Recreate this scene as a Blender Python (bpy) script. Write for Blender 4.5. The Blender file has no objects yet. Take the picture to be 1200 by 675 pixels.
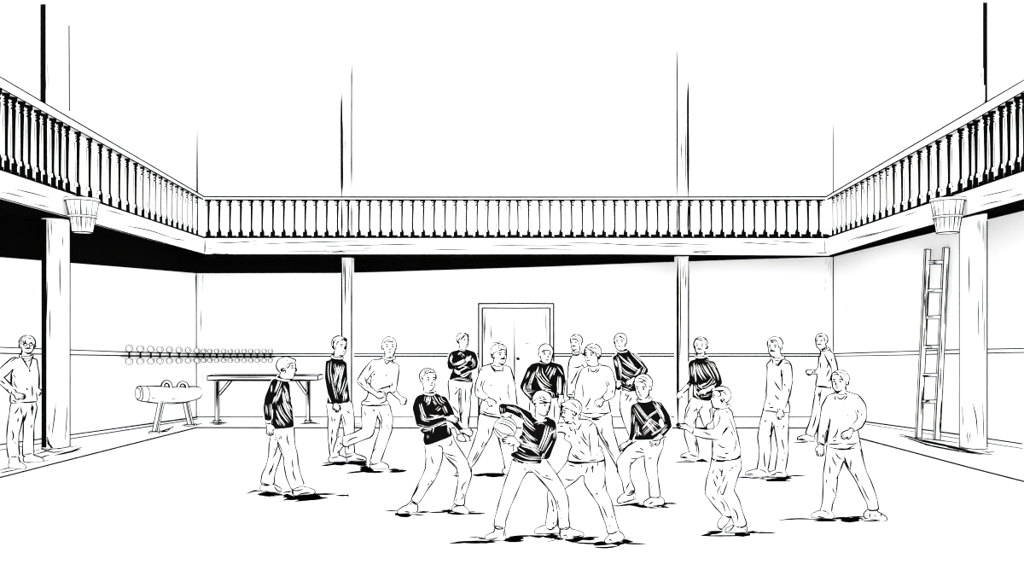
import bpy, math, random
import numpy as np
from mathutils import Vector
from mathutils.bvhtree import BVHTree

# ---------------------------------------------------------------- frame
F = 900.0            # focal length in photograph pixels (1200 wide)
CH = 2.1             # eye height of the camera
CX, HY = 600.0, 372.0  # where the level line of sight meets the frame
rng = random.Random(7)
scene = bpy.context.scene
COL = scene.collection
CAM = np.array([0.0, 0.0, CH])


def P(x, y, d):
    return np.array([(x - CX) / F * d, d, CH - (y - HY) / F * d])


def gd(y):
    return F * CH / (y - HY)


def G(x, y, z=0.0):
    d = F * (CH - z) / (y - HY)
    return np.array([(x - CX) / F * d, d, z])


def onplane(x, y, p0, n):
    r = np.array([(x - CX) / F, 1.0, -(y - HY) / F])
    t = np.dot(np.asarray(p0) - CAM, n) / np.dot(r, n)
    return CAM + r * t


# ---------------------------------------------------------------- materials
def mat(name, col, noise=None):
    m = bpy.data.materials.new(name)
    m.use_nodes = True
    nt = m.node_tree
    nt.nodes.clear()
    out = nt.nodes.new('ShaderNodeOutputMaterial')
    b = nt.nodes.new('ShaderNodeBsdfDiffuse')
    b.inputs['Roughness'].default_value = 0.0
    nt.links.new(b.outputs[0], out.inputs['Surface'])
    b.inputs['Color'].default_value = (*col, 1)
    if noise:
        sc, c2 = noise
        tc = nt.nodes.new('ShaderNodeTexCoord')
        n = nt.nodes.new('ShaderNodeTexNoise')
        n.inputs['Scale'].default_value = sc
        cr = nt.nodes.new('ShaderNodeValToRGB')
        cr.color_ramp.elements[0].color = (*col, 1)
        cr.color_ramp.elements[1].color = (*c2, 1)
        nt.links.new(tc.outputs['Object'], n.inputs['Vector'])
        nt.links.new(n.outputs['Fac'], cr.inputs['Fac'])
        nt.links.new(cr.outputs['Color'], b.inputs['Color'])
    return m


W3 = (0.99, 0.99, 0.99)
M_PAPER = mat('plaster_white', W3, (3.0, (0.992, 0.992, 0.992)))
M_FLOOR = mat('floor_white', W3, (1.0, (0.992, 0.992, 0.992)))
M_WOOD = mat('painted_wood_white', W3, (9.0, (0.99, 0.99, 0.985)))
M_SKIN = mat('pale_skin', W3, (20.0, (0.99, 0.985, 0.985)))
M_HAIR = mat('pale_hair', W3, (60.0, (0.99, 0.99, 0.985)))
M_CLOTH = mat('white_cloth', W3, (30.0, (0.99, 0.99, 0.99)))
M_LEATHER = mat('pale_leather', W3, (15.0, (0.99, 0.99, 0.99)))
M_STEEL = mat('pale_metal', W3, (25.0, (0.99, 0.99, 0.99)))
M_INK = mat('black_ink', (0.002, 0.002, 0.002))
M_KNIT = mat('black_wool', (0.002, 0.002, 0.002), (90.0, (0.004, 0.004, 0.004)))
MATS = [M_PAPER, M_INK]


# ---------------------------------------------------------------- mesh accumulator
class MB:
    """verts / faces with a material slot number per face"""
    def __init__(s):
        s.v, s.f, s.m, s.n = [], [], [], 0

    def add(s, verts, faces, slot=0):
        verts = np.asarray(verts, float).reshape(-1, 3)
        s.v.append(verts)
        o = s.n
        for fc in faces:
            s.f.append(tuple(int(i) + o for i in fc))
            s.m.append(slot)
        s.n += len(verts)

    def build(s, name, mats, parent=None, origin=None, smooth=False):
        me = bpy.data.meshes.new(name)
        v = np.concatenate(s.v) if s.v else np.zeros((0, 3))
        if origin is not None:
            v = v - np.asarray(origin)
        me.from_pydata([tuple(map(float, p)) for p in v], [], s.f)
        for m in mats:
            me.materials.append(m)
        me.polygons.foreach_set('material_index', s.m)
        if smooth:
            me.polygons.foreach_set('use_smooth', [True] * len(s.f))
        me.update()
        o = bpy.data.objects.new(name, me)
        COL.objects.link(o)
        if parent is not None:
            o.parent = parent
        elif origin is not None:
            o.location = tuple(map(float, origin))
        return o


def empty(name, loc):
    o = bpy.data.objects.new(name, None)
    COL.objects.link(o)
    o.empty_display_size = 0.1
    o.location = tuple(map(float, loc))
    return o


def tag(o, label=None, cat=None, group=None, kind=None):
    if label: o['label'] = label
    if cat: o['category'] = cat
    if group: o['group'] = group
    if kind: o['kind'] = kind
    return o


# ---------------------------------------------------------------- ink
def catmull(pts, step=1.0):
    pts = [np.asarray(p, float) for p in pts]
    if len(pts) < 3:
        a, b = pts[0], pts[-1]
        n = max(1, int(np.linalg.norm(b - a) / step))
        return [a + (b - a) * i / n for i in range(n + 1)]
    out = []
    ext = [2 * pts[0] - pts[1]] + pts + [2 * pts[-1] - pts[-2]]
    for i in range(1, len(ext) - 2):
        p0, p1, p2, p3 = ext[i - 1:i + 3]
        n = max(1, int(np.linalg.norm(p2 - p1) / step))
        for k in range(n):
            t = k / n
            out.append(0.5 * ((2 * p1) + (-p0 + p2) * t + (2 * p0 - 5 * p1 + 4 * p2 - p3) * t * t
                              + (-p0 + 3 * p1 - 3 * p2 + p3) * t ** 3))
    out.append(pts[-1])
    return out


def tube(mb, pts, rad, slot=1, nrm=None, flat=1.0):
    """a thin raised line: diamond section, tapering to its ends.  nrm given: lies flat on that surface"""
    pts = np.asarray(pts, float)
    n = len(pts)
    if n < 2:
        return
    rad = np.broadcast_to(np.asarray(rad, float), (n,))
    tan = np.empty_like(pts)
    tan[1:-1] = pts[2:] - pts[:-2]
    tan[0] = pts[1] - pts[0]
    tan[-1] = pts[-1] - pts[-2]
    tan /= np.maximum(np.linalg.norm(tan, axis=1), 1e-9)[:, None]
    if nrm is None:
        v = CAM - pts
        v /= np.linalg.norm(v, axis=1)[:, None]
    else:
        v = np.broadcast_to(np.asarray(nrm, float), pts.shape).copy()
    b = np.cross(tan, v)
    bl = np.linalg.norm(b, axis=1)
    b[bl < 1e-6] = (1, 0, 0)
    b /= np.maximum(np.linalg.norm(b, axis=1), 1e-9)[:, None]
    w = np.cross(b, tan)
    r = rad[:, None]
    h = np.minimum(r * flat, r)
    V = np.stack([pts + b * r, pts + w * h, pts - b * r, pts - w * h], 1).reshape(-1, 3)
    fs = []
    for i in range(n - 1):
        o = 4 * i
        for k in range(4):
            k2 = (k + 1) % 4
            fs.append((o + k, o + k2, o + 4 + k2, o + 4 + k))
    fs.append((3, 2, 1, 0))
    o = 4 * (n - 1)
    fs.append((o, o + 1, o + 2, o + 3))
    mb.add(V, fs, slot)


def taper(n, w, ends=(0.25, 0.25), mn=0.35):
    """width profile of a pen stroke"""
    t = np.linspace(0, 1, n)
    k = np.ones(n)
    if ends[0] > 0: k = np.minimum(k, mn + (1 - mn) * t / ends[0])
    if ends[1] > 0: k = np.minimum(k, mn + (1 - mn) * (1 - t) / ends[1])
    return k * w


def pen(mb, pts3, wpx, nrm, slot=1, ends=(0, 0), lift=0.003, jit=0.0):
    """a line on a flat surface with normal nrm; wpx = width in photograph pixels"""
    pts3 = [np.asarray(p, float) for p in pts3]
    n = len(pts3)
    if n == 2:
        k = max(2, int(np.linalg.norm(pts3[1] - pts3[0]) / 0.25) + 1)
        pts3 = [pts3[0] + (pts3[1] - pts3[0]) * i / (k - 1) for i in range(k)]
        n = k
    nv = np.asarray(nrm, float)
    nv = nv / np.linalg.norm(nv)
    A = np.array(pts3) + nv * lift
    w = taper(n, 1.0, ends, 0.2) * wpx * 0.64
    w = w * np.array([1 + jit * rng.uniform(-1, 1) for _ in range(n)])
    tube(mb, A, w * A[:, 1] / F, slot, nv, 0.25)


# ---------------------------------------------------------------- solids
def box_pts(mb, c8, slot=0, ink=0.0, islot=1):
    """box from 8 corners (bottom 0-3, top 4-7, both counter-clockwise) with inked edges of width ink px"""
    c8 = [np.asarray(c, float) for c in c8]
    mb.add(c8, [(0, 3, 2, 1), (4, 5, 6, 7), (0, 1, 5, 4), (1, 2, 6, 5), (2, 3, 7, 6), (3, 0, 4, 7)], slot)
    if ink:
        for a, b in ((0, 1), (1, 2), (2, 3), (3, 0), (4, 5), (5, 6), (6, 7), (7, 4), (0, 4), (1, 5), (2, 6), (3, 7)):
            A = np.array([c8[a], c8[b]])
            tube(mb, A, ink * 0.5 * A[:, 1] / F, islot)


def bar(mb, a, b, w, h, slot=0, ink=0.0, up=(0, 0, 1)):
    """rectangular bar from a to b, w across, h along up"""
    a = np.asarray(a, float); b = np.asarray(b, float)
    t = (b - a) / np.linalg.norm(b - a)
    s = np.cross(t, up); s /= np.linalg.norm(s)
    u = np.cross(s, t)
    c = []
    for z in (-h / 2, h / 2):
        for p, sx in ((a, -1), (b, -1), (b, 1), (a, 1)):
            c.append(p + s * sx * w / 2 + u * z)
    box_pts(mb, c, slot, ink)


def lathe(prof, c, n=24, axis=(0, 0, 1)):
    """surface of revolution about axis through c.  prof: (r, z) list bottom to top"""
    ax = np.asarray(axis, float); ax /= np.linalg.norm(ax)
    u = np.cross(ax, (0, 1, 0) if abs(ax[1]) < 0.9 else (1, 0, 0)); u /= np.linalg.norm(u)
    w = np.cross(ax, u)
    V, Fc = [], []
    for r, z in prof:
        for k in range(n):
            a = 2 * math.pi * k / n
            V.append(np.asarray(c) + ax * z + (u * math.cos(a) + w * math.sin(a)) * r)
    m = len(prof)
    for i in range(m - 1):
        for k in range(n):
            k2 = (k + 1) % n
            Fc.append((i * n + k, i * n + k2, (i + 1) * n + k2, (i + 1) * n + k))
    Fc.append(tuple(range(n))[::-1])
    Fc.append(tuple((m - 1) * n + k for k in range(n)))
    return np.array(V), Fc


# ---------------------------------------------------------------- signed distance shapes -> mesh
def nets(fn, lo, hi, h):
    lo = np.asarray(lo, float) - 2 * h
    hi = np.asarray(hi, float) + 2 * h
    n = np.ceil((hi - lo) / h).astype(int) + 1
    ax = [lo[i] + h * np.arange(n[i]) for i in range(3)]
    g = np.stack(np.meshgrid(*ax, indexing='ij'), -1)
    V = np.empty(n)
    flat = g.reshape(-1, 3)
    V = np.concatenate([fn(flat[i:i + 200000]) for i in range(0, len(flat), 200000)]).reshape(n)
    ins = V < 0
    c = [slice(0, -1), slice(1, None)]
    corner = {}
    for i in (0, 1):
        for j in (0, 1):
            for k in (0, 1):
                corner[i, j, k] = (c[i], c[j], c[k])
    cnt = sum(ins[s].astype(int) for s in corner.values())
    act = (cnt > 0) & (cnt < 8)
    idx = np.argwhere(act)
    if len(idx) == 0:
        return np.zeros((0, 3)), []
    ids = -np.ones(act.shape, int)
    ids[act] = np.arange(len(idx))
    acc = np.zeros((len(idx), 3)); num = np.zeros(len(idx))
    for a in range(3):
        for p in (0, 1):
            for q in (0, 1):
                o0 = [0, 0, 0]; o1 = [0, 0, 0]
                oth = [x for x in range(3) if x != a]
                o0[oth[0]] = o1[oth[0]] = p
                o0[oth[1]] = o1[oth[1]] = q
                o1[a] = 1
                v0 = V[tuple((idx + o0).T)]; v1 = V[tuple((idx + o1).T)]
                m = (v0 < 0) != (v1 < 0)
                t = v0[m] / (v0[m] - v1[m])
                pt = np.array(o0, float) + np.outer(t, np.array(o1) - np.array(o0))
                acc[m] += pt; num[m] += 1
    vt = lo + h * (idx + acc / num[:, None])
    quads = []
    for a in range(3):
        b, d = [(1, 2), (2, 0), (0, 1)][a]
        s0 = [slice(1, -1)] * 3; s1 = [slice(1, -1)] * 3
        s0[a] = slice(0, -1); s1[a] = slice(1, None)
        A = ins[tuple(s0)]; B = ins[tuple(s1)]
        for m, flip in ((A & ~B, False), (~A & B, True)):
            e = np.argwhere(m)
            if len(e) == 0: continue
            off = np.array([1, 1, 1]); off[a] = 0
            e = e + off
            q = []
            for (pb, pd) in ((0, 0), (-1, 0), (-1, -1), (0, -1)):
                cc = e.copy(); cc[:, b] += pb; cc[:, d] += pd
                q.append(ids[tuple(cc.T)])
            q = np.stack(q, 1)
            if flip: q = q[:, ::-1]
            quads.append(q)
    return vt, np.concatenate(quads)


def grad(fn, p, e):
    g = np.stack([fn(p + np.eye(3)[i] * e) - fn(p - np.eye(3)[i] * e) for i in range(3)], 1)
    return g / np.maximum(np.linalg.norm(g, axis=1), 1e-9)[:, None]


def smin(a, b, k):
    h = np.clip(0.5 + 0.5 * (b - a) / k, 0, 1)
    return b * (1 - h) + a * h - k * h * (1 - h)


def rcone(p, a, b, ra, rb):
    ba = b - a
    t = np.clip(((p - a) @ ba) / max(ba @ ba, 1e-9), 0, 1)
    return np.linalg.norm(p - a - t[:, None] * ba, axis=1) - (ra + (rb - ra) * t)


def chain(p, pts, rs):
    d = None
    for i in range(len(pts) - 1):
        e = rcone(p, pts[i], pts[i + 1], rs[i], rs[i + 1])
        d = e if d is None else np.minimum(d, e)
    return d


def ell(p, c, A, r):
    """ellipsoid, A rows = axes"""
    q = (p - c) @ np.asarray(A).T
    r = np.asarray(r)
    k0 = np.linalg.norm(q / r, axis=1)
    k1 = np.linalg.norm(q / (r * r), axis=1)
    return k0 * (k0 - 1) / np.maximum(k1, 1e-6)


def loft(p, L, R, ratio, bmin=0.0):
    """body of elliptical slices: L, R = edge points per slice"""
    C = (L + R) / 2
    A = np.linalg.norm(R - L, axis=1) / 2
    bm = np.broadcast_to(np.asarray(bmin, float), (len(L),))
    U = (R - L) / (2 * A[:, None])
    best = None
    yv = np.array([0, 1.0, 0])
    for i in range(len(C) - 1):
        ba = C[i + 1] - C[i]
        ln = np.linalg.norm(ba)
        t = np.clip(((p - C[i]) @ ba) / (ln * ln), 0, 1)
        c = C[i] + t[:, None] * ba
        u = U[i] * (1 - t)[:, None] + U[i + 1] * t[:, None]
        u /= np.linalg.norm(u, axis=1)[:, None]
        a = A[i] * (1 - t) + A[i + 1] * t
        b = np.maximum(a * ratio, bm[i] * (1 - t) + bm[i + 1] * t)
        v = yv - u * u[:, 1:2]
        v /= np.linalg.norm(v, axis=1)[:, None]
        w = np.cross(u, v)
        q = p - c
        x = np.sum(q * u, 1); y = np.sum(q * v, 1); z = np.sum(q * w, 1)
        cz = b * 0.45
        k0 = np.sqrt((x / a) ** 2 + (y / b) ** 2 + (z / cz) ** 2)
        k1 = np.sqrt((x / a ** 2) ** 2 + (y / b ** 2) ** 2 + (z / cz ** 2) ** 2)
        d = k0 * (k0 - 1) / np.maximum(k1, 1e-6)
        best = d if best is None else smin(best, d, 0.012)
    return best


# ---------------------------------------------------------------- contour lines of rounded forms
def contours(V, quads, N, step, view=CAM):
    f = np.sum(N * (view - V), 1)
    f = np.where(np.abs(f) < 1e-9, 1e-9, f)
    segs = []
    tris = []
    for q in quads:
        if len(q) == 4:
            tris.append((q[0], q[1], q[2])); tris.append((q[0], q[2], q[3]))
        else:
            for i in range(1, len(q) - 1): tris.append((q[0], q[i], q[i + 1]))
    T = np.array(tris)
    s = f[T] > 0
    mix = T[(s.sum(1) > 0) & (s.sum(1) < 3)]
    pts = {}; adj = {}
    def ep(a, b):
        k = (a, b) if a < b else (b, a)
        if k not in pts:
            t = f[k[0]] / (f[k[0]] - f[k[1]])
            pts[k] = V[k[0]] * (1 - t) + V[k[1]] * t
        return k
    for a, b, c in mix:
        a, b, c = int(a), int(b), int(c)
        e = [ep(x, y) for x, y in ((a, b), (b, c), (c, a)) if (f[x] > 0) != (f[y] > 0)]
        if len(e) == 2:
            adj.setdefault(e[0], []).append(e[1]); adj.setdefault(e[1], []).append(e[0])
    seen = set(); out = []
    starts = [k for k in adj if len(adj[k]) == 1] + list(adj)
    for k in starts:
        if k in seen: continue
        ch = [k]; seen.add(k)
        cur = k
        while True:
            nx = [x for x in adj[cur] if x not in seen]
            if not nx: break
            cur = nx[0]; seen.add(cur); ch.append(cur)
        loop = len(ch) > 3 and ch[0] in adj[ch[-1]]
        pl = np.array([pts[x] for x in ch])
        if loop: pl = np.vstack([pl, pl[:1]])
        if len(pl) < 3: continue
        # even out
        d = np.concatenate([[0], np.cumsum(np.linalg.norm(np.diff(pl, axis=0), axis=1))])
        if d[-1] < step * 3: continue
        n = max(3, int(d[-1] / step))
        tt = np.linspace(0, d[-1], n + 1)
        pl = np.stack([np.interp(tt, d, pl[:, i]) for i in range(3)], 1)
        for _ in range(2):
            q = pl.copy()
            q[1:-1] = 0.25 * pl[:-2] + 0.5 * pl[1:-1] + 0.25 * pl[2:]
            if loop: q[0] = q[-1] = 0.25 * pl[-2] + 0.5 * pl[0] + 0.25 * pl[1]
            pl = q
        out.append(pl)
    return out


def ink_contours(mb, V, quads, N, wpx, slot=1, bvh=None, tol=0.03, minlen=4.0, keep=None):
    d0 = float(np.mean(V[:, 1]))
    px = d0 / F
    for pl in contours(V, quads, N, px * 1.1):
        runs = [pl]
        if bvh is not None:
            vis = []
            for p in pl:
                v = p - CAM
                L = np.linalg.norm(v)
                h = bvh.ray_cast(Vector(CAM), Vector(v / L), L - tol)
                vis.append(h[0] is None)
            for i in range(2, len(vis) - 2):
                if not vis[i] and (vis[i - 1] or vis[i - 2]) and (vis[i + 1] or vis[i + 2]): vis[i] = True
            if keep is not None: vis = [a and keep(p) for a, p in zip(vis, pl)]
            runs = []; cur = []
            for p, s in zip(pl, vis):
                if s: cur.append(p)
                else:
                    if len(cur) > 2: runs.append(np.array(cur))
                    cur = []
            if len(cur) > 2: runs.append(np.array(cur))
        for r in runs:
            ln = np.sum(np.linalg.norm(np.diff(r, axis=0), axis=1))
            if ln < minlen * px: continue
            n = len(r)
            ph = rng.uniform(0, 6)
            w = 1.0 * wpx * (1 + 0.22 * np.sin(np.arange(n) * 0.21 + ph))
            if n > 6:
                w = w * np.minimum(1, np.minimum(np.arange(n) + 2, n + 1 - np.arange(n)) / 4.0)
            # each line sits on its crest, turned to the eye
            e = CAM - r
            tube(mb, r + e / np.linalg.norm(e, axis=1)[:, None] * 0.45 * px, w * r[:, 1] / F, slot)


def mesh_normals(V, quads):
    N = np.zeros_like(V)
    for q in quads:
        a, b, c = V[q[0]], V[q[1]], V[q[2]]
        n = np.cross(b - a, c - a)
        for i in q: N[i] += n
    return N / np.maximum(np.linalg.norm(N, axis=1), 1e-12)[:, None]
# ---------------------------------------------------------------- people
# Coordinates of a figure are written in eighth-part drawing tiles: letter = column, digit = row, 7.5 units per photograph pixel
TX = {'A': 290, 'B': 450, 'C': 610, 'D': 770, 'E': 900, 'F': 0}
TY = {'1': 385, '2': 470, '3': 555}
S = 7.5


def parse(s):
    """'A1 10,20,r A2 ...' -> rows (photo x, photo y, extra values in photo px ...)"""
    out = []
    t = None
    for tok in s.split():
        if tok[0] in TX:
            t = (TX[tok[0]], TY[tok[1]])
            continue
        if tok[0] == 'k': continue
        v = [float(a) for a in tok.split(',')]
        out.append([t[0] + v[0] / S, t[1] + v[1] / S] + [a / S for a in v[2:]])
    return out


def head_frame(yaw, pitch, roll=0.0):
    y, p, r = math.radians(yaw), math.radians(pitch), math.radians(roll)
    f = np.array([math.sin(y) * math.cos(p), -math.cos(y) * math.cos(p), -math.sin(p)])
    up0 = np.array([math.sin(y) * math.sin(p), -math.cos(y) * math.sin(p), math.cos(p)])
    s = np.cross(f, up0)
    up = up0 * math.cos(r) + s * math.sin(r)
    s = np.cross(f, up)
    return s, f, up     # axes: side, forward, up


class Part:
    def __init__(s, name, mats):
        s.name, s.mats, s.mb = name, mats, MB()
        s.V = s.Q = None
        s.off = 0

    def sdf(s, fn, lo, hi, h, ink=0.0, slot_mesh=0, late=None):
        V, Q = nets(fn, lo, hi, h)
        if len(V) == 0:
            return
        s.mb.add(V, Q, slot_mesh)
        if late is not None and ink > 0:
            late.append((s, V, Q, grad(fn, V, h * 1.0), ink))
        s.shapes = getattr(s, 'shapes', []) + [(V, Q)]


def hand_sdf(w, d, palm, size, curl, nrm, spread=1.0, thumb=1, side=None):
    """hand with palm and five jointed fingers.  w wrist point, palm centre, d = finger direction, nrm = back of the hand"""
    d = d / np.linalg.norm(d)
    nrm = nrm - d * (nrm @ d); nrm /= np.linalg.norm(nrm)
    sd = np.cross(d, nrm)
    L = size
    prims = []
    creases = []
    prims.append(('e', palm, (sd, d, nrm), (0.235 * L, 0.27 * L, 0.10 * L)))
    prims.append(('c', [w, palm - d * 0.1 * L], [0.15 * L, 0.14 * L]))
    lens = [0.40, 0.45, 0.42, 0.33]
    for i in range(4):
        o = (i - 1.5) / 1.5
        base = palm + sd * o * 0.165 * L * thumb + d * (0.20 - 0.03 * o * o) * L
        ang = 0.10 * o * spread * thumb
        dd = d * math.cos(ang) + sd * math.sin(ang)
        pts = [base]; a = 0.0
        for j in range(3):
            a += curl * (0.55, 1.0, 0.75)[j] * (1 + 0.08 * i)
            st = dd * math.cos(a) - nrm * math.sin(a)
            pts.append(pts[-1] + st * lens[i] * L * (0.46, 0.31, 0.23)[j])
        r = 0.05 * L
        creases.append(pts)
        prims.append(('c', pts, [r * 1.05, r, r * 0.93, r * 0.8]))
    # thumb from the side of the palm near its base
    tb = palm - sd * thumb * 0.17 * L - d * 0.12 * L
    t1 = tb - sd * thumb * 0.12 * L + d * 0.13 * L - nrm * 0.04 * L
    t2 = t1 - sd * thumb * 0.02 * L + d * 0.16 * L - nrm * 0.06 * L * (1 + curl)
    prims.append(('c', [tb, t1, t2], [0.085 * L, 0.068 * L, 0.055 * L]))

    def fn(p):
        r = None
        for q in prims:
            e = ell(p, q[1], q[2], q[3]) if q[0] == 'e' else chain(p, q[1], q[2])
            r = e if r is None else (smin(r, e, 0.02 * L) if q[0] == 'e' else np.minimum(r, e))
        return r
    allp = np.array([palm, w] + [x for q in prims if q[0] == 'c' for x in q[1]])
    return fn, allp.min(0) - 0.3 * L * 0.4, allp.max(0) + 0.3 * L * 0.4, creases


PEOPLE = []
# locks of hair, hairlines and ears, man by man
LOCKS = ['F1 k.9 185,145 184,110 200,82 215,72; 215,85 225,66 260,60 298,80 296,100 270,90 240,82 218,88; 216,85 222,110 218,130 206,148; 190,112 200,105 206,120 195,132; k1.6 190,100 200,95',
 'A1 k.9 335,308 380,308 418,288; 352,320 335,345 300,360 290,385; 380,310 360,340 330,352; 345,278 355,290; 375,285 382,292; 310,378 320,365 338,372 330,392 318,396',
 'A1 k1.5 764,190 756,140 765,110 785,88; k.9 752,195 775,185 780,150 795,120 830,102 860,115; 800,90 840,95 880,115; 785,140 780,170; 830,85 860,95 885,110; 800,110 780,140; k1.2 757,170 762,196',
 'A1 k.9 1205,132 1220,112 1260,118 1293,112 1300,130; 1198,150 1202,125 1230,100; k.7 1225,100 1260,104',
 'B1 k.9 342,460 346,420 380,392 430,386 452,400; 330,400 350,375 385,362 420,362 450,385; 380,366 420,386 452,418; 322,410 335,440 345,462; 356,410 366,382 400,373; 340,455 331,470 346,480',
 'B1 k.9 655,130 660,95 690,70 725,60 742,78; 690,55 720,50 740,55; 652,90 670,100; 672,112 685,85 715,70',
 'B1 k1 948,200 960,170 985,152 1030,150 1070,180 1074,200 1050,185 1010,195 985,200 975,235; 985,200 962,220 958,250; 1000,165 1040,185; 960,240 970,265 975,240',
 'C1 k1 186,235 190,205 210,191 272,190; 182,250 186,240; 205,195 200,215; k.6 200,175 240,170',
 'C1 k1 434,75 450,90 490,95 505,110 515,130; 442,70 470,66 500,80; 505,76 520,100 528,120; 510,130 518,145',
 'C1 k1 568,200 600,185 635,205 645,230 655,250; 568,190 580,170 600,180; 640,200 660,215 665,250; 670,230 690,215; 660,250 680,245 685,265 665,270; 600,160 640,165 680,185; k.7 590,175 620,170 650,180',
 'C1 k.9 832,95 850,76 885,76 915,95 925,120; 842,82 880,68 910,76',
 'C1 k.9 130,600 150,620 200,640 270,652; 150,590 190,620 240,625; 120,640 135,620; C2 150,40 165,20 220,15 272,8; 115,40 130,25 140,45 125,60; C1 k.7 170,590 220,612',
 'C2 k.9 372,70 410,65 450,85 460,110; 470,110 480,95 495,110 485,130 470,125; 450,80 470,90 492,85; 382,40 400,50; 430,10 470,30 500,70; 455,130 462,150 470,170',
 'C1 k.9 1008,480 1040,465 1090,485 1110,520 1120,500; 1012,460 1040,440 1080,450 1120,480; 1040,428 1090,428 1130,460; 1060,470 1090,460 1110,475; 1115,500 1138,510 1134,545; k1.4 1020,620 1045,628',
 'D1 k.9 332,110 350,95 380,100 400,110 415,130; 342,96 370,86 400,90 420,110; 410,100 425,96 438,110; 415,120 430,130 425,160; k1.3 432,150 425,185',
 'D1 k.9 500,545 545,550 590,560 608,590 600,620; 510,532 560,570 545,600 522,575; 492,545 560,545 608,540; 555,635 570,630 575,650 560,660; 582,625 600,655; k1.1 560,640 570,650',
 'D1 k.9 978,130 1000,115 1040,105 1060,125 1065,155; 986,115 1020,96 1060,100; 1060,130 1070,165 1085,170; 1000,125 1030,120; k1.2 1088,150 1085,180',
 'E1 k.9 424,95 440,80 470,70 495,85 505,105; 432,76 470,62 505,72; 490,85 500,110 514,105',
 'E1 k1 562,415 600,400 630,415 650,440 660,470; 564,400 590,385 620,395; 640,425 665,460; 665,470 680,465 690,490 675,505; 600,382 650,390 690,420; k1.6 570,555 600,565 625,558']


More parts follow.
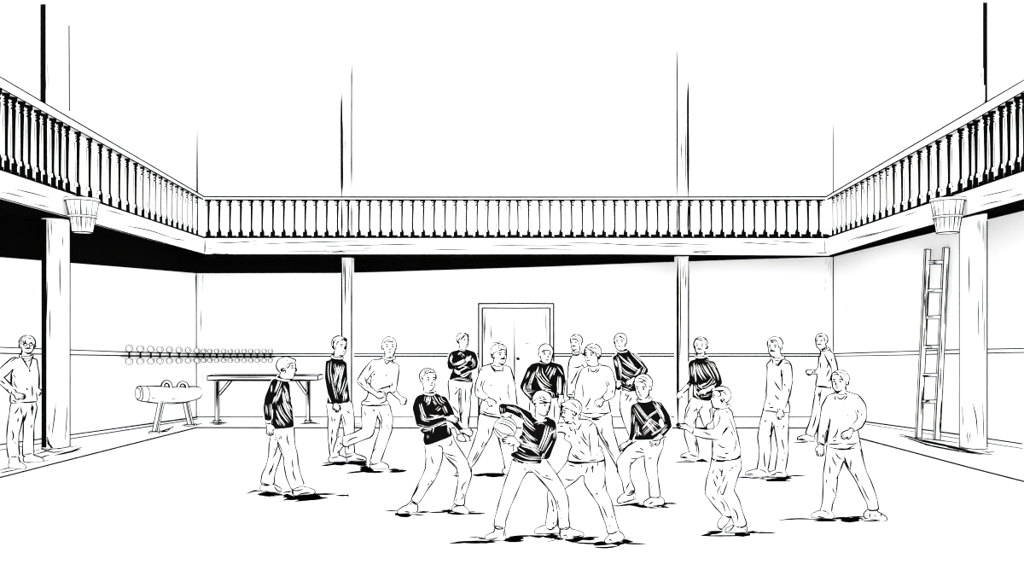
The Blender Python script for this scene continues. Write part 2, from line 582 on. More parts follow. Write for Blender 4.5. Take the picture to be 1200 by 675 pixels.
def person(label, torso, larm, rarm, lleg, rleg, lfoot, rfoot, pelvis, head, H, yaw, neck,
           pitch=0, roll=0, dark=False, hands=(), fore=(), ratio=0.52, gy=None, dd=0.0, hz=0.0,
           moustache=0, glasses=0, beard=0, hair='short', strokes='', white='', collar=True, reach=1.35, hemf=1.15):
    # base depth from the floor contact of the feet
    feet = []
    for ft in (lfoot, rfoot):
        mode, txt = ft[0], ft[1:]
        pts = parse(txt)
        feet.append((mode, pts))
    ys = []
    for mode, pts in feet:
        if mode == 'g': ys.append((pts[0][1] + pts[1][1]) / 2)
    gyv = gy if gy is not None else sum(ys) / len(ys)
    D = gd(gyv) + dd
    k = D / F                                       # metres per photograph pixel

    def W(r, extra=0.0):                            # row -> world point and radius
        dz = (r[3] if len(r) > 3 else 0.0) * k
        if dz < 0: dz *= reach
        d = D + dz + extra
        return P(r[0], r[1], d), (r[2] * d / F if len(r) > 2 else 0)

    px = k
    parts = {}
    late = []
    head_c = parse(head)[0]
    Hh = H / S * k
    hc = P(head_c[0], head_c[1], D + hz * k)
    s_, f_, u_ = head_frame(yaw, pitch, roll)
    nk = parse(neck)[0]
    nb = P(nk[0], nk[1], D + 0.02)

    # ---- torso slices
    tp = parse(torso)
    Lp = np.array([P(a[0], a[1], D + (a[2] * k if len(a) > 2 else 0)) for a in tp[0::2]])
    Rp = np.array([P(a[0], a[1], D + (a[2] * k if len(a) > 2 else 0)) for a in tp[1::2]])
    hemc = (Lp[-1] + Rp[-1]) / 2
    hu = (Rp[-1] - Lp[-1]); hu /= np.linalg.norm(hu)
    hw = np.cross(hu, np.array([0, 1.0, 0])); hw /= np.linalg.norm(hw)
    if hw[2] > 0: hw = -hw
    arms = []
    for a in (larm, rarm):
        rows = parse(a)
        pr = [W(r) for r in rows]
        arms.append(([q[0] for q in pr], [q[1] for q in pr]))

    def arm_d(p, pts, rs):
        d = chain(p, pts, rs)
        e = pts[-1] - pts[-2]; e = e / np.linalg.norm(e)
        cut = (p - pts[-1]) @ e - 0.2 * rs[-1]
        near = np.linalg.norm(p - pts[-1], axis=1) < rs[-1] * 2.2
        return np.where(near, np.maximum(d, cut), d)

    hip = max(parse(lleg)[0][2], parse(rleg)[0][2]) * k * hemf
    bms = np.zeros(len(Lp)); bms[-1] = hip; bms[-2] = hip * 0.9

    def f_top(p):
        d = loft(p, Lp, Rp, ratio, bms)
        d = np.maximum(d, (p - hemc) @ hw)
        for pts, rs in arms:
            d = smin(d, arm_d(p, pts, rs), 1.6 * px)
        return d
    ap = np.array([q for pts, rs in arms for q in pts] + list(Lp) + list(Rp))
    rm = max(max(rs) for _, rs in arms)
    depth_pad = max(np.linalg.norm(Rp - Lp, axis=1).max() / 2 * ratio, hip)
    lo = ap.min(0) - rm; hi = ap.max(0) + rm
    lo[1] -= depth_pad; hi[1] += depth_pad
    top = Part('black_sweater' if dark else 'pale_sweater', [M_KNIT, M_CLOTH, M_INK] if dark else [M_CLOTH, M_INK])
    top.sdf(f_top, lo, hi, 1.15 * px, 1.15, 0, late)
    parts['top'] = top

    # ---- trousers
    legs = []
    for lg, (mode, fp) in zip((lleg, rleg), feet):
        rows = parse(lg)
        if mode == 'g':
            dfoot = gd((fp[0][1] * 0.6 + fp[1][1] * 0.4) - 0.6)
        else:
            dfoot = D + (fp[0][2] * k if len(fp[0]) > 2 else 0)
        n = len(rows)
        acc = [0.0]
        for i in range(1, n): acc.append(acc[-1] + math.hypot(rows[i][0] - rows[i - 1][0], rows[i][1] - rows[i - 1][1]))
        pr = [W(r, (dfoot - D) * acc[i] / acc[-1]) for i, r in enumerate(rows)]
        legs.append(([q[0] for q in pr], [q[1] for q in pr]))
    pp = parse(pelvis)
    PL = np.array([P(a[0], a[1], D) for a in pp[0::2]]); PR = np.array([P(a[0], a[1], D) for a in pp[1::2]])

    def leg_d(p, pts, rs):
        d = chain(p, pts, rs)
        e = pts[-1] - pts[-2]; e = e / np.linalg.norm(e)
        cut = (p - pts[-1]) @ e - 0.05 * rs[-1]
        near = np.linalg.norm(p - pts[-1], axis=1) < rs[-1] * 2.2
        return np.where(near, np.maximum(d, cut), d)

    def f_leg(p):
        d = loft(p, PL, PR, ratio * 0.95)
        a = leg_d(p, *legs[0]); b = leg_d(p, *legs[1])
        return smin(d, smin(a, b, 1.0 * px), 1.5 * px)
    ap = np.array([q for pts, rs in legs for q in pts] + list(PL) + list(PR))
    rm = max(max(rs) for _, rs in legs)
    lo = ap.min(0) - rm; hi = ap.max(0) + rm
    tr = Part('trousers', [M_CLOTH, M_INK])
    tr.sdf(f_leg, lo, hi, 1.15 * px, 1.1, 0, late)
    parts['trousers'] = tr

    # ---- shoes
    for i, ((mode, fp), (pts, rs)) in enumerate(zip(feet, legs)):
        ank, ar = pts[-1], rs[-1]
        sc = Hh / 0.23
        if mode == 'g':
            he = G(fp[0][0], fp[0][1]); to = G(fp[1][0], fp[1][1])
            v = to - he; L = np.linalg.norm(v)
            ln = min(max(L, 0.22 * sc), 0.31 * sc)
            v /= L
            mid = (he + to) / 2
            he2 = mid - v * ln / 2; to2 = mid + v * ln / 2
            if fp[0][0] != fp[1][0] and L > ln:
                he2, to2 = he, to; ln = L
            zup = np.array([0, 0, 1.0]); z0 = 0.0
        else:
            he2 = P(fp[0][0], fp[0][1], D + (fp[0][2] * k if len(fp[0]) > 2 else 0))
            to2 = P(fp[1][0], fp[1][1], D + (fp[1][2] * k if len(fp[1]) > 2 else 0))
            v = to2 - he2; ln = np.linalg.norm(v); v /= ln
            zup = ank - (he2 + (to2 - he2) * 0.2)
            zup = zup - v * (zup @ v); zup /= np.linalg.norm(zup)
        rh = 0.036 * sc
        A = he2 + v * rh + zup * rh * 0.9
        B = he2 + v * ln * 0.62 + zup * 0.030 * sc
        C = to2 - v * 0.03 * sc + zup * 0.020 * sc
        ankc = ank + (A - ank) * 0.05

        def f_shoe(p, A=A, B=B, C=C, ankc=ankc, he2=he2, zup=zup, rh=rh, ar=ar, sc=sc, v=v, ln=ln):
            d = chain(p, [A, B, C], [rh, 0.043 * sc, 0.028 * sc])
            ins = rcone(p, ankc, he2 + v * ln * 0.42 + zup * 0.045 * sc, ar * 0.74, 0.036 * sc)
            d2 = rcone(p, ankc, A, ar * 0.74, rh)
            d = smin(d, smin(ins, d2, 0.02 * sc), 0.02 * sc)
            return np.maximum(d, -((p - he2) @ zup))
        sh = Part('shoe', [M_LEATHER, M_INK])
        q = np.array([A, B, C, ankc])
        sh.sdf(f_shoe, q.min(0) - 0.07 * sc, q.max(0) + 0.07 * sc, 0.8 * px, 0.95, 0, late)
        parts['shoe%d' % i] = sh

    # ---- body: one skin surface under the clothes, with head and hands
    body = Part('body', [M_SKIN, M_INK])
    shr = 0.78

    def f_body(p):
        c = (Lp + Rp) / 2
        d = loft(p, c + (Lp - c) * shr, c + (Rp - c) * shr, ratio * 0.95)
        c2 = (PL + PR) / 2
        d = smin(d, loft(p, c2 + (PL - c2) * shr, c2 + (PR - c2) * shr, ratio * 0.9), 0.02)
        for pts, rs in arms:
            d = smin(d, chain(p, pts, [r * 0.68 for r in rs]), 0.015)
        for pts, rs in legs:
            d = smin(d, chain(p, pts, [r * 0.66 for r in rs]), 0.015)
        return smin(d, rcone(p, nb, hc, 0.2 * Hh, 0.2 * Hh), 0.02)
    ap = np.array([q for pts, rs in arms + legs for q in pts] + list(Lp) + list(Rp) + list(PL) + list(PR) + [hc])
    body.sdf(f_body, ap.min(0) - 0.1, ap.max(0) + 0.1, 3.2 * px, 0, 0, None)

    def HL(x, y, z):
        return hc + (s_ * x + f_ * y + u_ * z) * Hh
    AX = (s_, f_, u_)

    def f_cran(p, g=0.0):
        return ell(p, HL(0, -0.05, 0.13), AX, ((0.335 + g) * Hh, (0.41 + g) * Hh, (0.36 + g) * Hh))

    def f_head(p):
        d = f_cran(p)
        d = smin(d, ell(p, HL(0, 0.10, -0.12), AX, (0.265 * Hh, 0.275 * Hh, 0.36 * Hh)), 0.06 * Hh)
        d = smin(d, rcone(p, HL(0, 0.06, -0.3), HL(0, 0.21, -0.385), 0.17 * Hh, 0.105 * Hh), 0.06 * Hh)
        d = smin(d, rcone(p, HL(-0.13, 0.27, 0.07), HL(0.13, 0.27, 0.07), 0.07 * Hh, 0.07 * Hh), 0.05 * Hh)
        d = smin(d, rcone(p, HL(0, 0.345, 0.03), HL(0, 0.43, -0.10), 0.03 * Hh, 0.045 * Hh), 0.03 * Hh)
        d = smin(d, rcone(p, HL(-0.05, 0.33, -0.235), HL(0.05, 0.33, -0.235), 0.045 * Hh, 0.045 * Hh), 0.03 * Hh)
        for sg in (-1, 1):
            d = smin(d, ell(p, HL(sg * 0.335, -0.03, -0.04), AX, (0.035 * Hh, 0.075 * Hh, 0.115 * Hh)), 0.015 * Hh)
        nd = rcone(p, HL(0, -0.08, -0.22), nb, 0.205 * Hh, 0.19 * Hh)
        return smin(d, nd, 0.05 * Hh)
    q = np.array([HL(0, 0, 0), nb])
    body.sdf(f_head, np.minimum(hc - 0.56 * Hh, nb - 0.26 * Hh), np.maximum(hc + 0.56 * Hh, nb + 0.26 * Hh), 0.62 * px, 1.15, 0, late)

    # hair shell
    wv = {'short': 0.02, 'full': 0.035, 'curly': 0.05, 'crop': 0.008}[hair]

    def f_hair(p):
        q = (p - hc) @ np.array(AX).T / Hh
        d = f_cran(p, wv)
        if hair in ('full', 'curly'):
            d = d - 0.012 * Hh * np.sin(q[:, 0] * 21 + 1) * np.sin(q[:, 2] * 17) * np.cos(q[:, 1] * 19)
        if hair != 'crop':
            d = smin(d, rcone(p, HL(-0.16, 0.26, 0.33), HL(0.14, 0.30, 0.33), 0.08 * Hh, 0.085 * Hh), 0.05 * Hh)
        # face window and neckline
        line = 0.235 - 0.03 * np.abs(q[:, 0]) / 0.3
        face = np.maximum(0.10 - q[:, 1] + 0.10 * np.clip(q[:, 2], -1, 0.3), q[:, 2] - line)
        side = np.maximum(-0.13 - q[:, 1], q[:, 2] - 0.02)
        low = np.minimum(np.minimum(face, side), q[:, 2] + 0.20) * Hh
        cut = -np.minimum(np.minimum(face, side), q[:, 2] + 0.20)
        return np.maximum(d, np.maximum(-face, np.maximum(-side, -(q[:, 2] + 0.2))) * Hh * 1.0)

    def f_hair2(p):
        q = (p - hc) @ np.array(AX).T / Hh
        # region to keep: not in face window, not in cheek window, above nape
        line = 0.30 - 0.16 * np.clip(np.abs(q[:, 0]) - 0.15, 0, 1) + 0.02 * np.sin(q[:, 0] * 22 + len(PEOPLE))
        inface = np.minimum(q[:, 1] - 0.12, line - q[:, 2])      # >0 inside the window
        inside_ = np.minimum(q[:, 1] + 0.10, 0.0 - q[:, 2])
        nape = -0.20 - q[:, 2]
        rem = np.maximum(np.maximum(inface, inside_), nape) * Hh
        d = f_cran(p, wv)
        if hair in ('full', 'curly'):
            d = d - 0.014 * Hh * np.sin(q[:, 0] * 21 + 1) * np.sin(q[:, 2] * 17 + q[:, 1] * 9)
        if hair != 'crop':
            d = smin(d, rcone(p, HL(-0.16, 0.25, 0.32), HL(0.14, 0.29, 0.32), 0.08 * Hh, 0.085 * Hh), 0.05 * Hh)
        return np.maximum(d, rem)
    hr = Part('hair', [M_HAIR, M_INK])
    hr.sdf(f_hair2, hc - 0.6 * Hh, hc + 0.6 * Hh, 0.62 * px, 1.15, 0, late)
    parts['hair'] = hr

    # hands and bare forearms
    for fa in fore:
        rows = [W(r) for r in parse(fa)]
        pts = [r[0] for r in rows]; rs = [r[1] for r in rows]
        q = np.array(pts)
        body.sdf(lambda p, pts=pts, rs=rs: chain(p, pts, rs), q.min(0) - max(rs), q.max(0) + max(rs), 0.8 * px, 0.9, 0, late)
    for hd in hands:
        rows = parse(hd[0])                         # wrist, palm, finger aim
        w = W([rows[0][0], rows[0][1], 0] + rows[0][2:])[0]
        c = W([rows[1][0], rows[1][1], 0] + rows[1][2:])[0]
        t = W([rows[2][0], rows[2][1], 0] + rows[2][2:])[0]
        opt = hd[1] if len(hd) > 1 else {}
        back = CAM - c; back /= np.linalg.norm(back)
        back = back * opt.get('flip', 1) + np.array([0, 0, opt.get('tilt', 0.3)])
        fn, lo, hi, fing = hand_sdf(w, t - c, c, Hh * opt.get('size', 0.62), opt.get('curl', 0.45), back, opt.get('spread', 1.0), opt.get('thumb', 1))
        body.sdf(fn, lo, hi, 0.52 * px, 0.85, 0, late)
        fr = 0.05 * Hh * opt.get('size', 0.62)
        for i in range(3):                          # the gaps between the fingers
            A = np.array([(x + y) / 2 for x, y in zip(fing[i], fing[i + 1])])
            A = np.array(catmull(list(A), 0.8 * k))
            e = CAM - A; e /= np.linalg.norm(e, axis=1)[:, None]
            tube(body.mb, A + e * fr * 0.9, taper(len(A), 0.36 * k, (.3, .2), .4), 1)
    parts['body'] = body

    # shirt collar
    if collar:
        ring = []
        cb = (Lp[0] + Rp[0]) / 2 * 0.75 + nb * 0.25
        for i in range(13):
            a = 2 * math.pi * i / 12
            ring.append(cb + (np.array([1, 0, 0]) * math.cos(a) * 0.285 + np.array([0, 1, 0]) * math.sin(a) * 0.285) * Hh
                        + np.array([0, 0, 1]) * Hh * (0.02 + 0.07 * (np.array([math.cos(a), math.sin(a)]) @ -np.array([f_[0], f_[1]]))))
        cl = Part('collar', [M_CLOTH, M_INK])

        def f_col(p):
            return chain(p, ring, [0.052 * Hh] * 13)
        q = np.array(ring)
        cl.sdf(f_col, q.min(0) - 0.1 * Hh, q.max(0) + 0.1 * Hh, 0.7 * px, 0.75, 0, late)
        parts['collar'] = cl

    # ---- everything that can hide a line, for placing creases and pruning contours
    bv, bf, owner = [], [], []
    o = 0
    for nme, pt in parts.items():
        for V, Q in getattr(pt, 'shapes', []):
            bv.append(V)
            for qd in Q:
                bf.append([int(a) + o for a in qd]); owner.append(nme)
            o += len(V)
    bvh = BVHTree.FromPolygons([Vector(v) for v in np.concatenate(bv)], bf)

    def edge_only(p):
        a = (p - hc) / np.linalg.norm(p - hc); b = (CAM - hc) / np.linalg.norm(CAM - hc)
        return a @ b < 0.5 or (p - hc) @ u_ > 0.36 * Hh
    for pt, V, Q, N, ink in late:
        slot = 1
        ink_contours(pt.mb, V, Q, N, ink * (0.8 if (dark and pt is top) else 1), slot, bvh, tol=2.2 * px,
                     minlen=(5 if pt in (top, tr) else 3), keep=edge_only if pt is hr else None)

    # ---- face drawn on the head: features by azimuth (deg) and height
    hs = [(V, Q) for V, Q in body.shapes]
    hb = BVHTree.FromPolygons([Vector(v) for v in body.shapes[1][0]], [list(map(int, q)) for q in body.shapes[1][1]])
    fw = min(1.0, H / 185) ** 1.0
    hb2 = BVHTree.FromPolygons([Vector(v) for v in hr.shapes[0][0]], [list(map(int, q)) for q in hr.shapes[0][1]])

    def onhead(az, z, tree=hb):
        a = math.radians(az)
        dr = f_ * math.cos(a) + s_ * math.sin(a)
        c = HL(0, 0, z)
        h = tree.ray_cast(Vector(c + dr * Hh), Vector(-dr))
        return None if h[0] is None else (np.array(h[0]), dr)

    def facestroke(pts, w, n=9, tree=hb, mb=None, ends=(0.3, 0.3)):
        c = catmull([np.array([a, z * 100]) for a, z in pts], 2.5)
        out = []
        for a, z in c:
            h = onhead(a, z / 100, tree)
            if h is not None: out.append(h[0] + h[1] * 0.002)
        if len(out) > 1:
            out = np.array(out)
            tube(mb or body.mb, out, taper(len(out), 1, ends, 0.4) * w * fw * 0.72 * k)
    for sg in (() if glasses else (-1, 1)):
        facestroke([(sg * 14, 0.02), (sg * 22, 0.045), (sg * 33, 0.025)], 0.75)
        facestroke([(sg * 15, 0.0), (sg * 24, -0.012), (sg * 31, 0.005)], 0.4)
        facestroke([(sg * 21, 0.03), (sg * 23, 0.008)], 1.1, ends=(0, 0))
    for sg in (-1, 1):
        facestroke([(sg * 9, 0.09), (sg * 22, 0.125), (sg * 37, 0.095)], 1.0)
        facestroke([(sg * 82, -0.0), (sg * 88, 0.03), (sg * 96, 0.0), (sg * 92, -0.08)], 0.6)
    ns = 1 if yaw >= 0 else -1
    facestroke([(-ns * 7, 0.04), (-ns * 6, -0.03), (-ns * 9, -0.1), (-ns * 3, -0.135), (ns * 4, -0.13)], 0.7)
    if moustache:
        facestroke([(-24, -0.205), (-10, -0.175), (0, -0.185), (10, -0.175), (24, -0.205)], 1.1 + 0.5 * moustache)
    if beard:
        facestroke([(-40, -0.36), (-15, -0.42), (0, -0.44), (15, -0.42), (40, -0.36)], 1.3)
    if not moustache: facestroke([(-15, -0.243), (-4, -0.238), (5, -0.24), (16, -0.243)], 0.8)
    facestroke([(-7, -0.30), (8, -0.30)], 0.5)
    if glasses:
        gm = MB()
        for sg in (-1, 1):
            cc = HL(sg * 0.13, 0.37, 0.02)
            pts = [cc + (s_ * math.cos(a) * 0.085 + u_ * math.sin(a) * 0.07) * Hh for a in np.linspace(0, 2 * math.pi, 17)]
            tube(gm, pts, 0.5 * k, 0)
            tube(gm, [HL(sg * 0.215, 0.37, 0.02), HL(sg * 0.34, 0.0, 0.02)], 0.4 * k, 0)
        tube(gm, [HL(-0.045, 0.38, 0.03), HL(0.045, 0.38, 0.03)], 0.4 * k, 0)
        parts['glasses'] = gm
    # hairline and locks
    lf = 1 if yaw >= 0 else -1
    hl = [(-62, 0.02), (-56, 0.16), (-42, 0.235), (-15, 0.262), (10, 0.25), (40, 0.235), (56, 0.16), (62, 0.02)]
    for i in range(2 if hair in ('full', 'curly') else 0):
        a0 = -60 + rng.uniform(0, 130)
        z0 = rng.uniform(0.22, 0.33)
        facestroke([(a0, z0), (a0 + 14, z0 + 0.07), (a0 + 34, z0 + 0.09)], 0.5, tree=hb2, mb=hr.mb)
    # ---- creases and drawn highlights laid on the cloth
    def lay(x, y):
        r = np.array([(x - CX) / F, 1.0, -(y - HY) / F])
        h = bvh.ray_cast(Vector(CAM), Vector(r / np.linalg.norm(r)))
        if h[0] is None: return None
        return np.array(h[0]), np.array(h[1]), owner[h[2]]

    def crease(line, white_ink=False, off=(0, 0), wmul=1.0):
        toks = line.split()
        w = 1.0
        for tk in toks:
            if tk[0] == 'k': w = float(tk[1:])
        rows = parse(' '.join([crease.t] + toks))
        for tk in toks:
            if tk[0] in TX: crease.t = tk
        if len(rows) < 2: return
        c = catmull([np.array(r[:2]) + off for r in rows], 1.0)
        run = []; who = None
        n = len(c)
        prof = taper(n, w * wmul, (0.3, 0.3), 0.25)
        runs = []
        for (x, y), wd in zip(c, prof):
            h = lay(x, y)
            ok = h is not None and (who is None or (h[2] == who and abs(h[0][1] - run[-1][0][1]) < 6 * k))
            if not ok:
                if len(run) > 1: runs.append((who, run))
                run = []; who = None
                if h is None: continue
            if white_ink and h[2] != 'top': 
                if len(run) > 1: runs.append((who, run))
                run = []; who = None
                continue
            who = h[2]
            run.append((h[0], h[1], wd))
        if len(run) > 1: runs.append((who, run))
        for who_, r in runs:
            A = np.array([a[0] + a[1] * 0.0015 for a in r]); N = np.array([a[1] for a in r])
            wd = np.array([a[2] for a in r])
            slot = 1
            if who_ == 'top' and dark and not white_ink: slot = 2
            tube(parts[who_].mb, A, wd * (0.27 if white_ink else 0.78) * k, slot, N, 0.5)
    crease.t = 'A1'
    for ln in [x.strip() for x in LOCKS[len(PEOPLE)].split(';') if x.strip()]:
        crease(ln, wmul=0.98)
    crease.t = 'A1'
    for ln in [x.strip() for x in strokes.split(';') if x.strip()]:
        crease(ln)
    for ln in [x.strip() for x in white.split(';') if x.strip()]:  # white streaks: fold highlights drawn onto the black wool
        t0 = crease.t
        crease(ln, True)
        t1 = crease.t
        for j in range(2):
            crease.t = t0
            crease(ln, True, off=(rng.uniform(-3, 3), rng.uniform(-2.2, 2.2)), wmul=rng.uniform(0.3, 0.6))
        crease.t = t1

    # ---- link: an Empty between the feet carries the parts
    zmin = 0.0
    base = np.array([(legs[0][0][-1][0] + legs[1][0][-1][0]) / 2, (legs[0][0][-1][1] + legs[1][0][-1][1]) / 2, 0.0])
    root = empty('person', base)
    tag(root, label, 'person', 'men in the gymnasium')
    for nme, pt in parts.items():
        if isinstance(pt, MB):
            pt.build('glasses', [M_INK], root, base)
        elif pt.mb.n:
            o = pt.mb.build('sweater' if nme == 'top' else pt.name, pt.mats, root, base, smooth=False)
            if nme == 'top':
                o['label'] = 'black long-sleeved sweater' if dark else 'white long-sleeved sweater'
    PEOPLE.append(root)
    return D
# ---------------------------------------------------------------- the nineteen men
person('man in round glasses and white sweater, hand on hip, beside the front left pillar',
    torso='F1 185,235 285,250 125,285 316,288 108,400 308,400 104,520 306,520 100,650 318,640',
    larm='F1 130,290,34 20,390,38,0 -38,425,36,-5 20,462,28,-35 112,552,22,-60',
    rarm='F1 300,285,18,10 322,400,17,25 326,530,13,25',
    lleg='F2 155,60,52 130,200,48 113,300,42 112,400,41 124,490,38',
    rleg='F2 265,60,48 255,180,38 250,300,36 247,400,38 250,470,40',
    lfoot='gF2 92,585 222,598', rfoot='gF2 215,535 382,535',
    pelvis='F1 100,640 316,630 98,710 312,700', head='F1 240,143', H=160, yaw=38, neck='F1 225,250',
    hands=[('F1 118,556,-60 160,588,-62 215,600,-62', {'thumb': -1, 'curl': 0.35}), ('F1 326,530,25 328,552,25 325,580,25', {'curl': 0.8})],
    fore=['F1 95,542,22,-58 125,562,17,-62'], moustache=1, beard=1, glasses=1,
    strokes='F1 90,298 130,265 160,245; 40,430 90,385 140,350; 105,400 108,420 104,500; 115,400 130,420 138,438; 122,455 135,500 160,525; '
    '185,235 215,290 255,355; 285,250 270,310 255,355; 190,255 220,290 245,280; 245,290 275,270; 260,355 262,385; 235,520 242,545; 283,490 285,610;'
    '95,545 110,575; 110,530 140,545 130,570; 0,455 50,490; 105,630 150,645; F2 170,45 150,85 120,120; 185,45 190,125; 160,145 155,190; 245,75 200,190 160,290; '
    'k2.2 235,100 205,200 205,300; 105,250 118,310 102,355; 280,20 285,140; k2 285,40 282,90; 278,200 275,240; 85,500 120,488 155,498; 210,468 285,462; 130,360 128,375')

person('man in a black sweater walking in front of the long bench, arm hanging', dark=True,
    torso='A1 262,415 352,470 215,480 368,515 210,600 382,620 A2 218,50 392,50 218,150 400,150 228,242 406,230',
    larm='A1 245,480,40,-25 195,610,42,-40 A2 178,60,38,-50 182,165,30,-55',
    rarm='A1 345,500,26,30 350,620,26,40 A2 350,60,24,40',
    lleg='A2 275,260,58,20 250,390,54,20 240,480,48,20 208,590,44 A3 182,20,50 176,82,54',
    rleg='A2 320,260,80 350,400,64 378,480,56 384,560,56 A3 405,20,58 442,118,54',
    lfoot='gA3 122,150 296,166', rfoot='gA3 400,192 595,178',
    pelvis='A2 228,215 404,215 218,300 405,290', head='A1 348,348', H=190, yaw=78, neck='A1 312,460', ratio=0.8,
    hands=[('A2 188,195,-55 196,235,-58 196,290,-58', {'thumb': 1, 'curl': 0.25})], fore=['A2 182,160,25,-55 190,215,20,-56'],
    strokes='A2 k1.3 240,290 280,380 322,480; 322,480 325,600; A2 345,280 350,340 372,400; 275,310 285,340; 290,300 298,335; 240,330 250,350; 235,430 240,415; 260,400 245,460 218,505; 290,470 270,560 240,610; '
    '232,540 205,630; 392,510 400,600; 270,380 240,470; 365,425 370,440; A2 400,600 A3 405,10 432,75; A2 210,590 A3 185,20; A3 120,72 170,95 225,98; 385,125 410,148 450,148 500,132;'
    '230,105 260,145 300,165; k1.6 400,140 400,180 385,205; 150,140 200,165 290,175; 440,190 480,175 560,165; A2 160,165 212,170; 160,195 212,200',
    white='A1 k1.8 290,430 270,500 245,560; k1.4 240,600 220,660; k1.5 300,520 270,600 240,650; A1 k1.1 320,500 345,560 360,640; k1.4 205,660 A2 205,60 200,130; k1.6 A1 305,560 320,640 A2 330,40 370,140; '
    'A2 k1.8 275,40 300,110 360,190; k1.7 255,80 285,150 330,210; k1.2 310,20 340,90 385,160; A2 k1 170,40 175,120; A1 k1 215,500 210,560; A2 k1 250,160 275,210; A2 k1.3 345,20 375,80; A1 k1.2 330,560 350,640')

person('slim man in a black sweater standing in front of the back left post', dark=True,
    torso='A1 745,245 828,265 695,285 872,308 695,420 866,430 700,540 878,550 700,650 892,640 702,664 903,650',
    larm='A1 712,305,27,-20 712,430,32,-40 735,560,32,-50 768,655,26,-55',
    rarm='A1 855,322,20,20 858,430,20,25 872,560,22,25 882,630,20,20',
    lleg='A2 770,40,70 765,150,52 752,250,42 752,340,38 760,420,36 768,485,36',
    rleg='A2 865,50,58 885,160,50 893,260,42 895,370,38 900,455,38',
    lfoot='gA2 738,535 855,532', rfoot='gA2 870,525 1045,528',
    pelvis='A1 702,650 900,640 A2 705,60 915,60', head='A1 812,155', H=162, yaw=48, neck='A1 790,255', hair='full', hz=-8,
    hands=[('A2 772,20,-55 784,45,-55 800,85,-55', {'thumb': -1, 'curl': 0.5})], fore=['A2 768,10,18,-55 776,30,16,-55'],
    strokes='A2 835,110 855,180 860,220; k2 830,110 815,180 820,200; 740,130 745,190; 775,155 755,175; 750,240 740,300; 790,240 780,330; 875,85 900,110; 745,320 740,360; A2 850,380 860,490 895,480; 890,380 885,430; A2 735,500 800,490;'
    '740,300 735,400; A1 k1.3 750,95 755,150 750,200; k1.3 860,100 890,112; 860,112 890,112; A2 870,500 930,475; 950,505 1040,520',
    white='A1 k1.8 735,300 730,380 745,480; k1.5 745,480 765,560 780,620; k1.8 770,310 790,400 770,470; k1.6 815,330 790,420; k1.8 850,330 825,430 800,520; k1.5 860,430 835,520 810,580; k1.4 700,280 730,275; '
    'k1.3 850,560 840,640; k1.2 800,330 790,380; k1 700,540 705,620; k1.5 755,400 775,500; k1.1 820,470 800,560; k1.3 870,560 865,620')

person('man in a white sweater running with one foot kicked up behind him', 
    torso='A1 1195,248 1290,262 1100,292 1322,325 1078,400 1290,410 1045,540 1262,540 1005,655 1242,655 A2 1000,30 1240,30',
    larm='A1 1110,312,34,-5 1050,390,36,-10 1000,462,32,-15 1062,525,26,-45',
    rarm='A1 1305,345,28,0 1292,440,27,5 1280,540,26,0 1290,560,24,-5',
    lleg='A2 1080,60,70,0 1070,170,62,-10 1058,272,48,-15 960,318,42,15 850,357,45,40',
    rleg='A2 1190,70,62 1220,160,55 1215,250,50 1180,360,48 1150,450,44 1117,545,42',
    lfoot='aA2 800,318,45 752,458,60', rfoot='gA2 1085,592 1238,594',
    pelvis='A2 1005,20 1240,20 1008,90 1250,90', head='A1 1247,160', H=172, yaw=14, neck='A1 1245,268', hair='crop',
    hands=[('A1 1125,572,-50 1165,590,-55 1195,575,-55', {'thumb': 1, 'curl': 0.9}), ('A1 1340,605,-8 1362,632,-8 1372,665,-8', {'thumb': 1, 'curl': 0.8})],
    fore=['A1 1055,520,22,-42 1140,582,17,-52', 'A1 1285,555,22,-5 1350,618,16,-8'],
    strokes='A1 1090,315 1065,380; 1130,360 1080,410 1050,460; 1050,460 1090,510; 1100,410 1130,395; 1030,425 1050,500; 975,465 1025,505; 1045,515 1085,520; 1068,455 1090,440; 1100,460 1110,445; '
    'k1.2 1280,495 1200,520 1140,540; 1020,640 1085,640; 1150,665 1210,640 1245,600; 1195,255 1220,310 1250,290 1290,310 1285,265; 1215,400 1220,420; 1268,470 1275,510; 1262,575 1310,545;'
    'A2 1000,30 1080,42 1240,35; 1100,70 1120,95; 1030,90 1040,130; k1.2 1150,110 1120,230; 1150,80 1180,160 1170,240; 1165,160 1185,255; 1135,170 1150,200; 1110,250 1100,290 1070,320; '
    '860,370 920,330 985,310; 840,310 835,370 850,405; 810,360 825,385; 785,385 800,400; 1140,400 1105,450 1085,530; 1070,560 1120,555 1160,540; 1240,110 1245,130; 1230,210 1225,225; 1245,235 1235,250')

